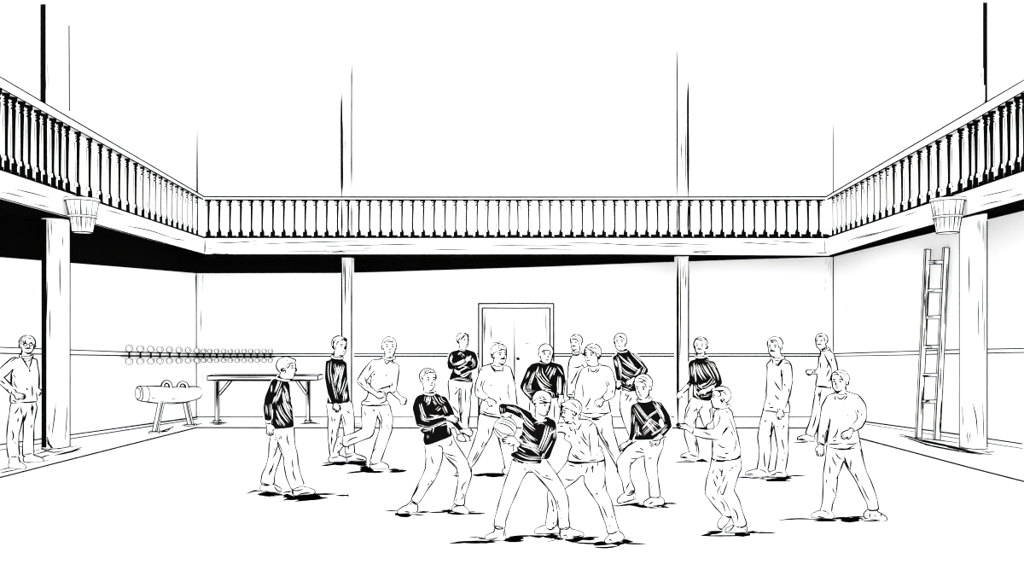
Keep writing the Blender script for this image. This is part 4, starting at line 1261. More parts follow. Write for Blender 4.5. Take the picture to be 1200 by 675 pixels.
# walls -------------------------------------------------------------
wb = MB(); slab(wb, cornL + [-.1, 0, 0], cornR + [.1, 0, 0], 0, TOP, nB, .2)
topsB = [(231, 320.3), (395, 320), (455, 318.6), (520, 316.4), (640, 312.6), (760, 308), (870, 304.2), (976, 301.2)]
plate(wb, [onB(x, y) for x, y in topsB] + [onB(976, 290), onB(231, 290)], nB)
# corner lines and short ink strokes beside them
pen(wb, [onB(231.4, 142), onB(231.4, 225), onB(231.4, 296)], 1.1, nB, ends=(.3, 0))
for seg in (((232.2, 322), (232.2, 345)), ((239, 322), (237, 330)), ((235.5, 362), (236, 393)), ((237.5, 436), (237.5, 448)), ((234, 478), (233.5, 486)), ((237.5, 323), (237.5, 340)),
            ((968, 325), (965.5, 347)), ((972, 305), (970.5, 318)), ((974, 300), (973, 325)), ((967, 310), (969, 302))):
    pen(wb, [onB(*seg[0]), onB(*seg[1])], .8, nB, ends=(.4, .4))
structure(wb.build('wall_back', [M_PAPER, M_INK]))
wl = MB(); slab(wl, endL, cornL, 0, TOP, nL, .2)
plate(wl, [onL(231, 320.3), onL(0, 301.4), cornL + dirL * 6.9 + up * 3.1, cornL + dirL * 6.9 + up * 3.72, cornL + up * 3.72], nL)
pen(wl, [onL(230.2, 142), onL(230.2, 228), onL(230.2, 320)], .9, nL, ends=(.3, 0))
pen(wl, [onL(230.0, 320), onL(230.0, 400), onL(230.0, 489)], 1.1, nL)
pen(wl, [onL(232.2 - 3, 323), onL(229, 345)], .7, nL, ends=(0, .3))
structure(wl.build('wall_left', [M_PAPER, M_INK]))
wr = MB(); slab(wr, cornR, endR, 0, TOP, nR, .2)
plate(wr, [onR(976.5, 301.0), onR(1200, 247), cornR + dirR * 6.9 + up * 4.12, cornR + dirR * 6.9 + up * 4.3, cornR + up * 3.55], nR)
pen(wr, [onR(976.6, 137), onR(976.6, 225)], .9, nR, ends=(.3, 0))
pen(wr, [onR(976.6, 225), onR(976.6, 300)], .9, nR)
pen(wr, [onR(976.6, 300), onR(976.6, 412)], 1.1, nR)
for a, b in (((979, 398), (979, 413)), ((980.5, 400), (980, 412)), ((978, 402), (978, 411))):
    pen(wr, [onR(*a), onR(*b)], .7, nR, ends=(.3, .3))
for x, y, l in ((1160, 505, 16), (1053, 508, 12), (1056, 510, 14)):
    pass
structure(wr.build('wall_right', [M_PAPER, M_INK]))

# floor with its painted line and cast shadows scribbled on in ink ------------
fl = MB()
fl.add([(-16, -1.5, 0), (16, -1.5, 0), (16, DC + .3, 0), (-16, DC + .3, 0), (-16, -1.5, -.2), (16, -1.5, -.2), (16, DC + .3, -.2), (-16, DC + .3, -.2)],
       [(0, 1, 2, 3), (7, 6, 5, 4), (0, 4, 5, 1), (1, 5, 6, 2), (2, 6, 7, 3), (3, 7, 4, 0)])


def fpen(pts, w=1.1, ends=(0, 0), jit=0.0, lift=.002):
    c = catmull([np.array(p, float) for p in pts], 6.0)
    A = [G(*p) for p in c]
    pen(fl, A, w * 1.0, up, 1, ends, lift, jit)


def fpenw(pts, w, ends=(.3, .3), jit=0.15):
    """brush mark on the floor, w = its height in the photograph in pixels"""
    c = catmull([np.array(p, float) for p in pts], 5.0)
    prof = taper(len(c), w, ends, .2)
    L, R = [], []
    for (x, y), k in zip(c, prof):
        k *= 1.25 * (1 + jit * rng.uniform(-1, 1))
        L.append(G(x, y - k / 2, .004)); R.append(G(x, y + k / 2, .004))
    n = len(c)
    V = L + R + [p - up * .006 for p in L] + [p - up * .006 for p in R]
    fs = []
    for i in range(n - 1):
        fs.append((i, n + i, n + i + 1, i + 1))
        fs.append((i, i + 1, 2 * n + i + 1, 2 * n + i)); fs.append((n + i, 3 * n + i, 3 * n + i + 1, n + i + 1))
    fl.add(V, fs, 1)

fpenw([(-60, 574.3), (0, 559.4), (80, 538.9), (160, 518.7), (231, 500.8)], 1.1, (0, 0), 0)
fpenw([(231, 501), (420, 501.3), (600, 501.4), (800, 501.4), (962, 501.5)], 1.0, (0, 0), 0)
fpenw([(962, 501.5), (1060, 527.3), (1130, 546), (1200, 564), (1260, 579.5)], 1.2, (0, 0), 0)
SHADE_MARKS = '''
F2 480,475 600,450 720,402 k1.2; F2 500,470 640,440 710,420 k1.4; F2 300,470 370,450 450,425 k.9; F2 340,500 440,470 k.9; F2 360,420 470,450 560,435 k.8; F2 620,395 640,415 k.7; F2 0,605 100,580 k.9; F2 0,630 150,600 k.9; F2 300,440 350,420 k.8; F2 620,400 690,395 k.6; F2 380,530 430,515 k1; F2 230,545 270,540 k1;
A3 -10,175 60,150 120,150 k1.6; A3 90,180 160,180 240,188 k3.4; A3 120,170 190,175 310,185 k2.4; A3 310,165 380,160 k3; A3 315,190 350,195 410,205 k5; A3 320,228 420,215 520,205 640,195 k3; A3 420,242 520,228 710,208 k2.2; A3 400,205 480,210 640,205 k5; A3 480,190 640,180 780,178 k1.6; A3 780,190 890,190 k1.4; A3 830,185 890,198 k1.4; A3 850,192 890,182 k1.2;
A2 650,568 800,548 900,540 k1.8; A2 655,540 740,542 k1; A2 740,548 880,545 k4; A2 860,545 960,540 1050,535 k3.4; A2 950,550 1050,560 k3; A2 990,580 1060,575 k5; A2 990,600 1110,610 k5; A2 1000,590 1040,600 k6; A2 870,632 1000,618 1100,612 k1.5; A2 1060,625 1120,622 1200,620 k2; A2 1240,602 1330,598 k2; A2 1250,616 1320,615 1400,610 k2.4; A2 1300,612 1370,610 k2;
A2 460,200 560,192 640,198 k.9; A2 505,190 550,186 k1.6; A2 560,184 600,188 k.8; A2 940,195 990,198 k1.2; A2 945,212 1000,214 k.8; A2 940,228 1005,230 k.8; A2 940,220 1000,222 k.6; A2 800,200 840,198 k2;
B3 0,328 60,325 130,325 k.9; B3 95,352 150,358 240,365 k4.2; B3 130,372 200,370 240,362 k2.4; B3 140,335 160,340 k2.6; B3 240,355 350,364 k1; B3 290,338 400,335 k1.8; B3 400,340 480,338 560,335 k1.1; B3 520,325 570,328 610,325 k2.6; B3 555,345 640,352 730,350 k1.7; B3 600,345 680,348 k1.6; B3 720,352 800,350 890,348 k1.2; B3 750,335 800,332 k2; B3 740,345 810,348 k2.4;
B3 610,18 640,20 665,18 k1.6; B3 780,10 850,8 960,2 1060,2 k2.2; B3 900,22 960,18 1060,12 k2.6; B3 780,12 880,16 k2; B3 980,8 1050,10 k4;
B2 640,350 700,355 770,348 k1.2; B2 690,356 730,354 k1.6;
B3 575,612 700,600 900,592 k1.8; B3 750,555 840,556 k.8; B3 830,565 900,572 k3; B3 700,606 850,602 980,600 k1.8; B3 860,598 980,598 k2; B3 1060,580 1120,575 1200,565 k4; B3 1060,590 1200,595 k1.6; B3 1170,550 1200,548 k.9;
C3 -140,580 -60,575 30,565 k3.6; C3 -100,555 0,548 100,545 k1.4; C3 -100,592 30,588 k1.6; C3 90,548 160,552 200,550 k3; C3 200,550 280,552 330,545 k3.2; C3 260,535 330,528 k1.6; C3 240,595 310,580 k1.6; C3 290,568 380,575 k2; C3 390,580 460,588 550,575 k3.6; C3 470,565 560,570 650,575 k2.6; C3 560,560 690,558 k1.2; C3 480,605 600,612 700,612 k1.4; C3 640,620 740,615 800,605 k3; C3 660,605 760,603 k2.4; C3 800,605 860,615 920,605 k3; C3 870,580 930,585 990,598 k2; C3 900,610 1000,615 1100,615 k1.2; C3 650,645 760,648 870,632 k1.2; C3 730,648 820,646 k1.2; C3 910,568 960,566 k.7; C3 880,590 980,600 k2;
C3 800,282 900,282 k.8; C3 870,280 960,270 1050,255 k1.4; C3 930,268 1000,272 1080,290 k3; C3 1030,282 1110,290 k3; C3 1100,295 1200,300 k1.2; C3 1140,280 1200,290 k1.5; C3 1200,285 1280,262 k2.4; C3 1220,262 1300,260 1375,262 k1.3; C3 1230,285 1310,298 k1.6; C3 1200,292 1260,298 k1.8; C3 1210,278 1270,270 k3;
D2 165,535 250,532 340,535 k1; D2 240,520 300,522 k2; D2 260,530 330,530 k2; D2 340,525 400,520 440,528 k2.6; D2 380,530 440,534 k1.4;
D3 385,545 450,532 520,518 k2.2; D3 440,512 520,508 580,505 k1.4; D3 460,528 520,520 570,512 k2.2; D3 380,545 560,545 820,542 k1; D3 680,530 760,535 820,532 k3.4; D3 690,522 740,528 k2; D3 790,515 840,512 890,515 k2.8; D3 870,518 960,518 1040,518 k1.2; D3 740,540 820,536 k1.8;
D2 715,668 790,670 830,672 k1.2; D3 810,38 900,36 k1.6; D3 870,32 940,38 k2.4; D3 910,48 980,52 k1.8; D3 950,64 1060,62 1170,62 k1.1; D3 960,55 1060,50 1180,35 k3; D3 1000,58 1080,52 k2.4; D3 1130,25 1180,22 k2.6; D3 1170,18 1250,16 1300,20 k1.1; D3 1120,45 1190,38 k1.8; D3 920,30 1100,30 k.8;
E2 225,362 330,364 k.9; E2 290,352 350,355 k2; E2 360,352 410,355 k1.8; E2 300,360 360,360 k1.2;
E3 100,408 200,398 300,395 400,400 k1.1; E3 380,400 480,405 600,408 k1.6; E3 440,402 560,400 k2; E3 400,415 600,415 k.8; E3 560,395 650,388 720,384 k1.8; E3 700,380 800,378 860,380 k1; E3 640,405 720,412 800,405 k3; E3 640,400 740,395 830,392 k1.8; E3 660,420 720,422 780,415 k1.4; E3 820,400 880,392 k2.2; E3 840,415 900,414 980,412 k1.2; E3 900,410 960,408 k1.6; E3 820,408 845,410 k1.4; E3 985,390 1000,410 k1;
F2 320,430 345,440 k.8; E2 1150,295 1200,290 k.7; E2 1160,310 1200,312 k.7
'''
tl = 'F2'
for ln in SHADE_MARKS.replace('\n', ' ').split(';'):
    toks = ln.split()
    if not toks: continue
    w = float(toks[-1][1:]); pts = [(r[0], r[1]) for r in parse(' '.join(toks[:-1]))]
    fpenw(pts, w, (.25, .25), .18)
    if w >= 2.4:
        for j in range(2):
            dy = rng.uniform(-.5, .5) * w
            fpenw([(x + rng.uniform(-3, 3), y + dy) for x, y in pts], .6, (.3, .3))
# more inked shade round the pillar feet, the bench and the ladder
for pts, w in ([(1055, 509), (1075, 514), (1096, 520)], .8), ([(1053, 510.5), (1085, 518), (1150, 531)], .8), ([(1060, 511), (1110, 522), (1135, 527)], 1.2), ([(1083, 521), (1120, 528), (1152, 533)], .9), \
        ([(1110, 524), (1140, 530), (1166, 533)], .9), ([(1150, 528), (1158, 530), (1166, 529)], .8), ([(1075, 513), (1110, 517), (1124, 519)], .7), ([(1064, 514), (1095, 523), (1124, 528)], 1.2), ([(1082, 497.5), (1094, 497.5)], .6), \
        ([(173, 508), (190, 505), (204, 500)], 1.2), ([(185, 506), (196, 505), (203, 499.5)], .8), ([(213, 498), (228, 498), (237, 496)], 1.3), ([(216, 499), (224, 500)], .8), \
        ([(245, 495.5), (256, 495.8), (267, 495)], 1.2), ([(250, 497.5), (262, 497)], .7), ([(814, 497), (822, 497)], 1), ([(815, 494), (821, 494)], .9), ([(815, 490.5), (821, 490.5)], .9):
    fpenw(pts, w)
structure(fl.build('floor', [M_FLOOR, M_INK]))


# mouldings on the walls ---------------------------------------------
def moulding(name, f, n, ups, los, th=.03, wu=1.1, wl=1.1):
    mb = MB()
    U = [f(*p) for p in ups]; Lo = [f(*p) for p in los]
    m = len(U)
    V = []
    for p in U: V += [p, p + n * th]
    for p in Lo: V += [p, p + n * th]
    fs = []
    for i in range(m - 1):
        a, b, c, d = 2 * i, 2 * i + 2, 2 * m + 2 * i, 2 * m + 2 * i + 2
        fs += [(a, b, b + 1, a + 1), (a + 1, b + 1, d + 1, c + 1), (c + 1, d + 1, d, c)]
    fs += [(0, 1, 2 * m + 1, 2 * m), (2 * m - 2, 4 * m - 2, 4 * m - 1, 2 * m - 1)]
    mb.add(V, fs, 0)
    for line, w in ((U, wu), (Lo, wl)):
        A = [p + n * th for p in line]
        pen(mb, A, w, n, 1, (0, 0), .003, .15)
    return structure(mb.build(name, [M_PAPER, M_INK]))

bx = [231, 330, 430, 530, 560.4]
moulding('trim_1', onB, nB, [(x, 414.6) for x in bx], [(x, 417.4) for x in bx])
bx = [649, 720, 800, 900, 976]
moulding('trim_2', onB, nB, [(x, 414.6) for x in bx], [(x, 417.4) for x in bx])
moulding('trim_3', onL, nL, [(-60, 404), (0, 407), (80, 410), (142, 412.3), (230.5, 414.6)], [(-60, 413), (0, 414), (80, 415.6), (142, 416.7), (230.5, 417.6)], wu=.9)
moulding('trim_4', onR, nR, [(977, 414.5), (1060, 411.8), (1130, 409.6), (1200, 408.4), (1260, 407)], [(977, 417.4), (1060, 416), (1130, 414.2), (1200, 413), (1260, 412)], wu=.9, wl=.9)
bx = [231, 330, 430, 530, 560.4]
moulding('baseboard_back', onB, nB, [(x, 488.2) for x in bx], [(x, 491.4) for x in bx], wu=.75, wl=.75)
bx = [649, 720, 800, 900, 976]
moulding('baseboard_back.001', onB, nB, [(x, 488.2) for x in bx], [(x, 491.4) for x in bx], wu=.75, wl=.75)
moulding('baseboard_left', onL, nL, [(-60, 529), (0, 520.7), (80, 509.6), (160, 498.4), (230.5, 488.6)], [(-60, 537), (0, 527.2), (80, 514.4), (160, 501.9), (230.5, 491)], wu=1.2, wl=1.2)
moulding('baseboard_right', onR, nR, [(977, 488.5), (1014.7, 494), (1060, 500.2), (1130, 509.6), (1200, 520)], [(977, 491), (1014.7, 497), (1060, 504.3), (1130, 514.8), (1200, 525.7)], wu=1.2, wl=1.2)

# double door ---------------------------------------------------------
def onD(off):
    return lambda x, y: onplane(x, y, cornL + nB * off, nB)
dm = MB()
a = onD(.05)
def frame_box(mb, f, x0, y0, x1, y1, th, slot=0, ink=0.0):
    A = [f(x0, y1), f(x1, y1), f(x1, y0), f(x0, y0)]
    bk = [p + np.array([0, th, 0]) for p in A]
    box_pts(mb, [A[0], A[1], bk[1], bk[0], A[3], A[2], bk[2], bk[3]], slot, ink)
frame_box(dm, a, 560.8, 355.3, 565, 491, .05, 0, 0)
frame_box(dm, a, 644.6, 355.3, 648.9, 491, .05, 0, 0)
frame_box(dm, a, 565, 355.3, 644.6, 361, .05, 0, 0)
for pts, w in (([(560.9, 491), (560.9, 430), (560.9, 355.6)], 1.4), ([(560.5, 355.8), (605, 355.6), (649, 355.8)], 1.3), ([(648.8, 355.6), (648.8, 430), (648.8, 491)], 1.3),
               ([(565.2, 491), (565.2, 361)], 1.4), ([(565, 361), (605, 361.2), (644.6, 361)], 1.1), ([(644.5, 361), (644.5, 491)], 1.2)):
    pen(dm, [a(*p) for p in pts], w, nB, 1, (0, 0), .004, .1)
structure(dm.build('trim_5', [M_WOOD, M_INK]))
a = onD(.025)
for nm, x0, x1, win in (('door_1', 565.2, 603.0, ((574.7, 592.0))), ('door_2', 603.2, 644.4, ((611.6, 629.5)))):
    d = MB()
    frame_box(d, a, x0, 361.2, x1, 491, .04)
    if nm == 'door_1':
        L = [([(574.9, 377.7), (575.4, 390), (576.2, 401.5)], 1.3), ([(591.4, 377.7), (592.2, 399.8)], 1.2), ([(576.5, 401.7), (584, 401), (593, 399.6)], 1.1), ([(589.5, 378), (590, 386)], .7), ([(584.6, 390), (585, 397.5)], 1.3),
             ([(568.3, 363), (568, 385), (567.5, 403)], 1.2), ([(567, 364), (566.7, 390)], .8), ([(598, 412), (597, 425), (596.8, 431)], .6), ([(602.9, 361.5), (602.9, 425), (602.9, 491)], 1.2)]
    else:
        L = [([(611.4, 378.8), (612.6, 402.5)], 1.3), ([(613.5, 392), (614, 399)], .8), ([(615, 379.4), (628, 379.2)], .9), ([(629.2, 380.8), (630.8, 402)], 1.1), ([(614.5, 402.5), (618, 402), (622, 402.2)], .9), ([(626, 381), (626.3, 389)], .7), ([(627.5, 381), (628, 392)], .6),
             ([(636.3, 363), (637, 391)], 1.2), ([(634.7, 363), (636, 375)], .7), ([(639.3, 364), (640.5, 401)], .9), ([(641.5, 363), (642, 380)], .7), ([(610.5, 437), (611, 455)], .7)]
    for pts, w in L:
        pen(d, [a(*p) for p in pts], w, nB, 1, (.2, .3), .004, .15)
    # raised pane frame of the small window
    do = structure(d.build(nm, [M_WOOD, M_INK]))
    w = MB()
    xa, xb = win[0], win[1]
    aw = onD(.03)
    frame_box(w, aw, xa + 1, 379, xb - .5, 401, .006)
    wo = w.build('window_panel', [M_WOOD], do)
kn = MB()
V, Q = lathe([(.012, 0), (.014, .03), (.03, .04), (.032, .055), (.02, .07)], a(607, 420.2), 14, (0, -1, 0))
kn.add(V, Q, 0)
pen(kn, [a(604.8, 419.6) + nB * .06, a(609, 421) + nB * .06], 1.2, nB, 0)
kn.build('door_knob', [M_INK], bpy.data.objects['door_2'])

# galleries -----------------------------------------------------------
ZF = 3.3
FL0 = np.array([(240 - CX) / F * 14.69, 14.69, 0]); 
FL1 = np.array([-400.0 / F * 7.71 * 1.5, 7.71, 0]); FL1[0] = -600 / F * 7.71
FR0 = np.array([(970.5 - CX) / F * 14.69, 14.69, 0])
FR1 = np.array([600 / F * 7.82, 7.82, 0])
nGL = np.array([(FL0 - FL1)[1], -(FL0 - FL1)[0], 0]); nGL /= np.linalg.norm(nGL)
nGR = np.array([-(FR0 - FR1)[1], (FR0 - FR1)[0], 0]); nGR /= np.linalg.norm(nGR)
nGB = nB
if nGL[0] < 0: nGL = -nGL
if nGR[0] > 0: nGR = -nGR
gL = lambda x, y: onplane(x, y, FL0, nGL)
gR = lambda x, y: onplane(x, y, FR0, nGR)
gB = lambda x, y: onplane(x, y, FL0, nB)
extL = (FL1 - FL0) / np.linalg.norm(FL1 - FL0); extR = (FR1 - FR0) / np.linalg.norm(FR1 - FR0)


def face_board(mb, f, n, tops, bots, th, slot=0, wu=1.1, wl=1.1):
    """board whose visible face runs between two photo lines"""
    U = [f(*p) for p in tops]; B = [f(*p) for p in bots]
    m = len(U)
    V = []
    for p in U: V += [p, p - n * th]
    for p in B: V += [p, p - n * th]
    fs = []
    for i in range(m - 1):
        a_, b_, c_, d_ = 2 * i, 2 * i + 2, 2 * m + 2 * i, 2 * m + 2 * i + 2
        fs += [(a_, a_ + 1, b_ + 1, b_), (a_, b_, d_, c_), (c_, d_, d_ + 1, c_ + 1), (a_ + 1, c_ + 1, d_ + 1, b_ + 1)]
    fs += [(0, 2 * m, 2 * m + 1, 1), (2 * m - 2, 2 * m - 1, 4 * m - 1, 4 * m - 2)]
    mb.add(V, fs, slot)
    if wu: pen(mb, U, wu, n, 1, (0, 0), .004, .1)
    if wl: pen(mb, B, wl, n, 1, (0, 0), .004, .1)
    return U, B

GR = {}
g = MB()
face_board(g, gB, nB, [(239, 278.4), (480, 278.2), (720, 278.2), (969.5, 278.6)], [(240, 298.4), (480, 298.6), (720, 298.6), (972, 300.2)], .05, wu=1.3)
for p in ['246,285 280,284 305,282', '287,287 330,285 400,283 448,283', '360,289.5 420,287.5 520,285.5', '328,294.5 400,294 465,294', '383,292 378,294.5', '378,297 400,295 408,296', '380,294 384,291', '418,291 443,291', '502,292.5 560,293', '560,287 640,288 700,286', '600,291 680,292.5',
          '640,284 700,285 740,287 840,290', '840,287 790,285.5 740,284.5', '806,294 838,294.5', '805,296 835,296', '812,295 830,297', '902,282 930,284 960,285', '888,294.5 897,294.5', '889,297 895,297.5', '955,294 962,295', '953,296.5 970,296 985,293', '775,291 782,291.5', '860,283.5 918,287', '246,297 262,298 270,297', '243,292 248,291 247,295', '241,296 252,297', '238,280 240,290 239,297', '967,279 966,290 967,297', '968,286 967,298']:
    pts = [tuple(map(float, q.split(','))) for q in p.split()]
    pts = [(min(max(x, 240.5), 969), y) for x, y in pts]
    pen(g, [gB(*q) for q in catmull([np.array(q) for q in pts], 8)], .8, nB, 1, (.3, .3), .004)
go = tag(g.build('gallery_fascia', [M_WOOD, M_INK]), 'long wooden fascia board along the back gallery, under its balusters', 'fascia'); GR['B'] = go
g = MB()
LT = [(-70, 175.5), (0, 198.7), (80, 225.5), (160, 251.8), (238.6, 278.2)]
LB = [(-70, 212.8), (0, 232), (80, 254), (160, 276), (239.5, 298)]
face_board(g, gL, nGL, LT, LB, .03, wu=1.5)
for p in ['0,225 12,227 30,232', '15,221 40,227 58,232', '38,239 50,241 60,244', '48,226 55,227', '52,223 58,223.5', '46,230 60,232', '120,245 135,249 148,253', '130,255 143,257', '143,264 175,270 207,281', '188,281 195,283', '200,279 218,282', '128,262 140,265', '234,290 240,294', '232,294 240,295', '236,286 240,292']:
    pts = [np.array(tuple(map(float, q.split(',')))) for q in p.split()]
    pen(g, [gL(*q) for q in catmull(pts, 8)], .85, nGL, 1, (.3, .3), .004)
tag(g.build('gallery_fascia', [M_WOOD, M_INK]), 'wooden fascia board of the left gallery, basket hanging on it', 'fascia')
g = MB()
RT = [(1270, 175.5), (1200, 200), (1130, 224), (1050, 250.5), (969.8, 278.2)]
RB = [(1270, 213), (1200, 234.3), (1120, 256.6), (1050, 276), (972.5, 300)]
face_board(g, gR, nGR, RT, RB, .03, wu=1.5, wl=1.6)
for p in ['1058,254 1066,251 1077,247', '1000,281.5 1030,273 1063,263.5', '1067,268 1075,266', '1010,283 1017,281', '1147,231 1170,226 1191,221', '1148,225 1152,224', '1150,228 1157,226', '1148,222.5 1155,225', '1146,242 1160,238 1176,235', '1182,232 1195,228 1200,227', '1095,247 1099,246', '990,283 1003,279 1030,272', '975,293 982,290']:
    pts = [np.array(tuple(map(float, q.split(',')))) for q in p.split()]
    pen(g, [gR(*q) for q in catmull(pts, 8)], .85, nGR, 1, (.3, .3), .004)
tag(g.build('gallery_fascia', [M_WOOD, M_INK]), 'wooden fascia board of the right gallery above the ladder, basket hanging on it', 'fascia')

# gallery floors: black undersides
sf = MB()
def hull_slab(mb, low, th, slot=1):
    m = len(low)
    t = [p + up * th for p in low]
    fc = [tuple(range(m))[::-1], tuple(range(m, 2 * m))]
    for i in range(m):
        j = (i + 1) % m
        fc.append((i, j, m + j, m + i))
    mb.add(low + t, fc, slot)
q = lambda p, z: np.array([p[0], p[1], z])
inner = .045
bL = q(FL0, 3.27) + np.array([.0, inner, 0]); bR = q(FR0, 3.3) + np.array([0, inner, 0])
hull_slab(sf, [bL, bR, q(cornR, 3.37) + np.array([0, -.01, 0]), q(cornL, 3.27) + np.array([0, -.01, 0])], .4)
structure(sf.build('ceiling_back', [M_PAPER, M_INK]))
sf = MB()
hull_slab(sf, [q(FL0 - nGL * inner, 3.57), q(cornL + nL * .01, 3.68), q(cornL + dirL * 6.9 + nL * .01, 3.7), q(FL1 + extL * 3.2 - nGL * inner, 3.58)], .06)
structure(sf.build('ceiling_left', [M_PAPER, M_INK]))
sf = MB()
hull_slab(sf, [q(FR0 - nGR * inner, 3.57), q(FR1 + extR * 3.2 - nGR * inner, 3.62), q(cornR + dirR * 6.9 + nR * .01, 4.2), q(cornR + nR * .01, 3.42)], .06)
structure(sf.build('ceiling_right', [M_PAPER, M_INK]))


# balustrades: hand rail, bottom rail, turned balusters
def baluster(mb, base, h, r, dark, view_n, heavy=1.0):
    """turned post.  dark = +1 shade inked on its right flank, -1 on its left"""
    prof = [(1.0, 0), (1.0, .03), (.95, .06), (.95, .15), (.8, .18), (.62, .21), (.5, .25), (.52, .36), (.58, .55), (.66, .72), (.74, .84), (.55, .87), (.8, .885), (.8, .90), (.6, .915), (.75, .935), (1.0, .955), (1.0, 1.0)]
    n = 12
    a0 = math.atan2(view_n[1], view_n[0])
    V = []
    for rr, z in prof:
        for k in range(n):
            a = a0 + 2 * math.pi * (k + .5) / n
            V.append((base[0] + math.cos(a) * rr * r, base[1] + math.sin(a) * rr * r, base[2] + z * h))
    m = len(prof)
    fs_w, fs_k = [], []
    for i in range(m - 1):
        for k in range(n):
            k2 = (k + 1) % n
            fc = (i * n + k, i * n + k2, (i + 1) * n + k2, (i + 1) * n + k)
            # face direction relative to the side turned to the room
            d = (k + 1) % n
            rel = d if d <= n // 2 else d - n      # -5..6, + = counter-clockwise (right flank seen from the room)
            side = rel * dark  # inked faces stand for the shaded flank
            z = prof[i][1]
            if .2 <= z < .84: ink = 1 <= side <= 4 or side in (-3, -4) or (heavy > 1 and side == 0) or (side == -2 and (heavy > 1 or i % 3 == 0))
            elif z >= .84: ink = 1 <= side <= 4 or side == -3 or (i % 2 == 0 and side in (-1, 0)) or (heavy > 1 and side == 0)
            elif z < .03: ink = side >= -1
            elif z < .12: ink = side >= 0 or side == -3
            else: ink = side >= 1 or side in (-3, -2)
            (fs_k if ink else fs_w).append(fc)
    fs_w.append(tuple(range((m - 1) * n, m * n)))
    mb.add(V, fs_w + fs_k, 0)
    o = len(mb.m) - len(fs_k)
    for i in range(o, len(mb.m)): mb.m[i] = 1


def balustrade(label, f, n, face, x_list, rail_t, rail_b, base_line, darkf, rpx, heavy=1.0, under=.05):
    root = empty('balustrade', f(*base_line[len(base_line) // 2]))
    org = np.array(root.location)
    tag(root, label, 'balustrade')
    mb = MB(); face_board(mb, f, n, rail_t, rail_b, .09, wu=1.2, wl=1.3)
    mb.build('handrail', [M_WOOD, M_INK], root, org)
    X = [p[0] for p in rail_b]; order = np.argsort(X)
    rb = lambda x: float(np.interp(x, np.array(X)[order], np.array([p[1] for p in rail_b])[order]))
    Xb = [p[0] for p in base_line]; ob = np.argsort(Xb)
    bb = lambda x: float(np.interp(x, np.array(Xb)[ob], np.array([p[1] for p in base_line])[ob]))
    for x in x_list:
        lo = f(x, bb(x)); hi = f(x, rb(x))
        c = lo - n * .045
        b = MB()
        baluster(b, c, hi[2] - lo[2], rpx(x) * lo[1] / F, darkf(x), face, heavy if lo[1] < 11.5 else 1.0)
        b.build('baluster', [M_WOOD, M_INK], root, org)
    return root

bxs = [242.3 + i * 12.62 for i in range(58)]
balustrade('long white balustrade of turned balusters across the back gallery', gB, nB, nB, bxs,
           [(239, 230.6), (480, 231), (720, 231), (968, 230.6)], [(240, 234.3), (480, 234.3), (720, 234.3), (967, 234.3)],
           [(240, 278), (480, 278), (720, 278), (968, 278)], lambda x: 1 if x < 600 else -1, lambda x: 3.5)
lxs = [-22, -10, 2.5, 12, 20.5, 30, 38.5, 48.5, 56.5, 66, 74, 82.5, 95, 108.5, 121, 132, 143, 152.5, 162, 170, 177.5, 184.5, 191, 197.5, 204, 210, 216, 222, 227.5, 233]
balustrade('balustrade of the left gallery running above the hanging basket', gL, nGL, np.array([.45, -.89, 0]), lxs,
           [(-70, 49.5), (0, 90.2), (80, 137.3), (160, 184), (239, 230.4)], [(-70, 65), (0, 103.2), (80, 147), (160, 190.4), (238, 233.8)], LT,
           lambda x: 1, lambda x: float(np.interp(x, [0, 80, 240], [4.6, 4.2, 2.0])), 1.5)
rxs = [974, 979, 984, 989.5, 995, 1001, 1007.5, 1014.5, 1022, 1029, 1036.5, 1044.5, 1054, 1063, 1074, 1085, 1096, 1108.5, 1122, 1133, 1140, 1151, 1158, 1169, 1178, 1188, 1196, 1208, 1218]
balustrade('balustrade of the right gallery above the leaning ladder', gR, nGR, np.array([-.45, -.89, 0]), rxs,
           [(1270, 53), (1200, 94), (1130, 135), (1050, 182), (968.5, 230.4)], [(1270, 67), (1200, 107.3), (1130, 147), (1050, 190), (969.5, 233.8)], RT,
           lambda x: -1, lambda x: float(np.interp(x, [970, 1120, 1200], [2.0, 4.2, 4.6])), 1.5)

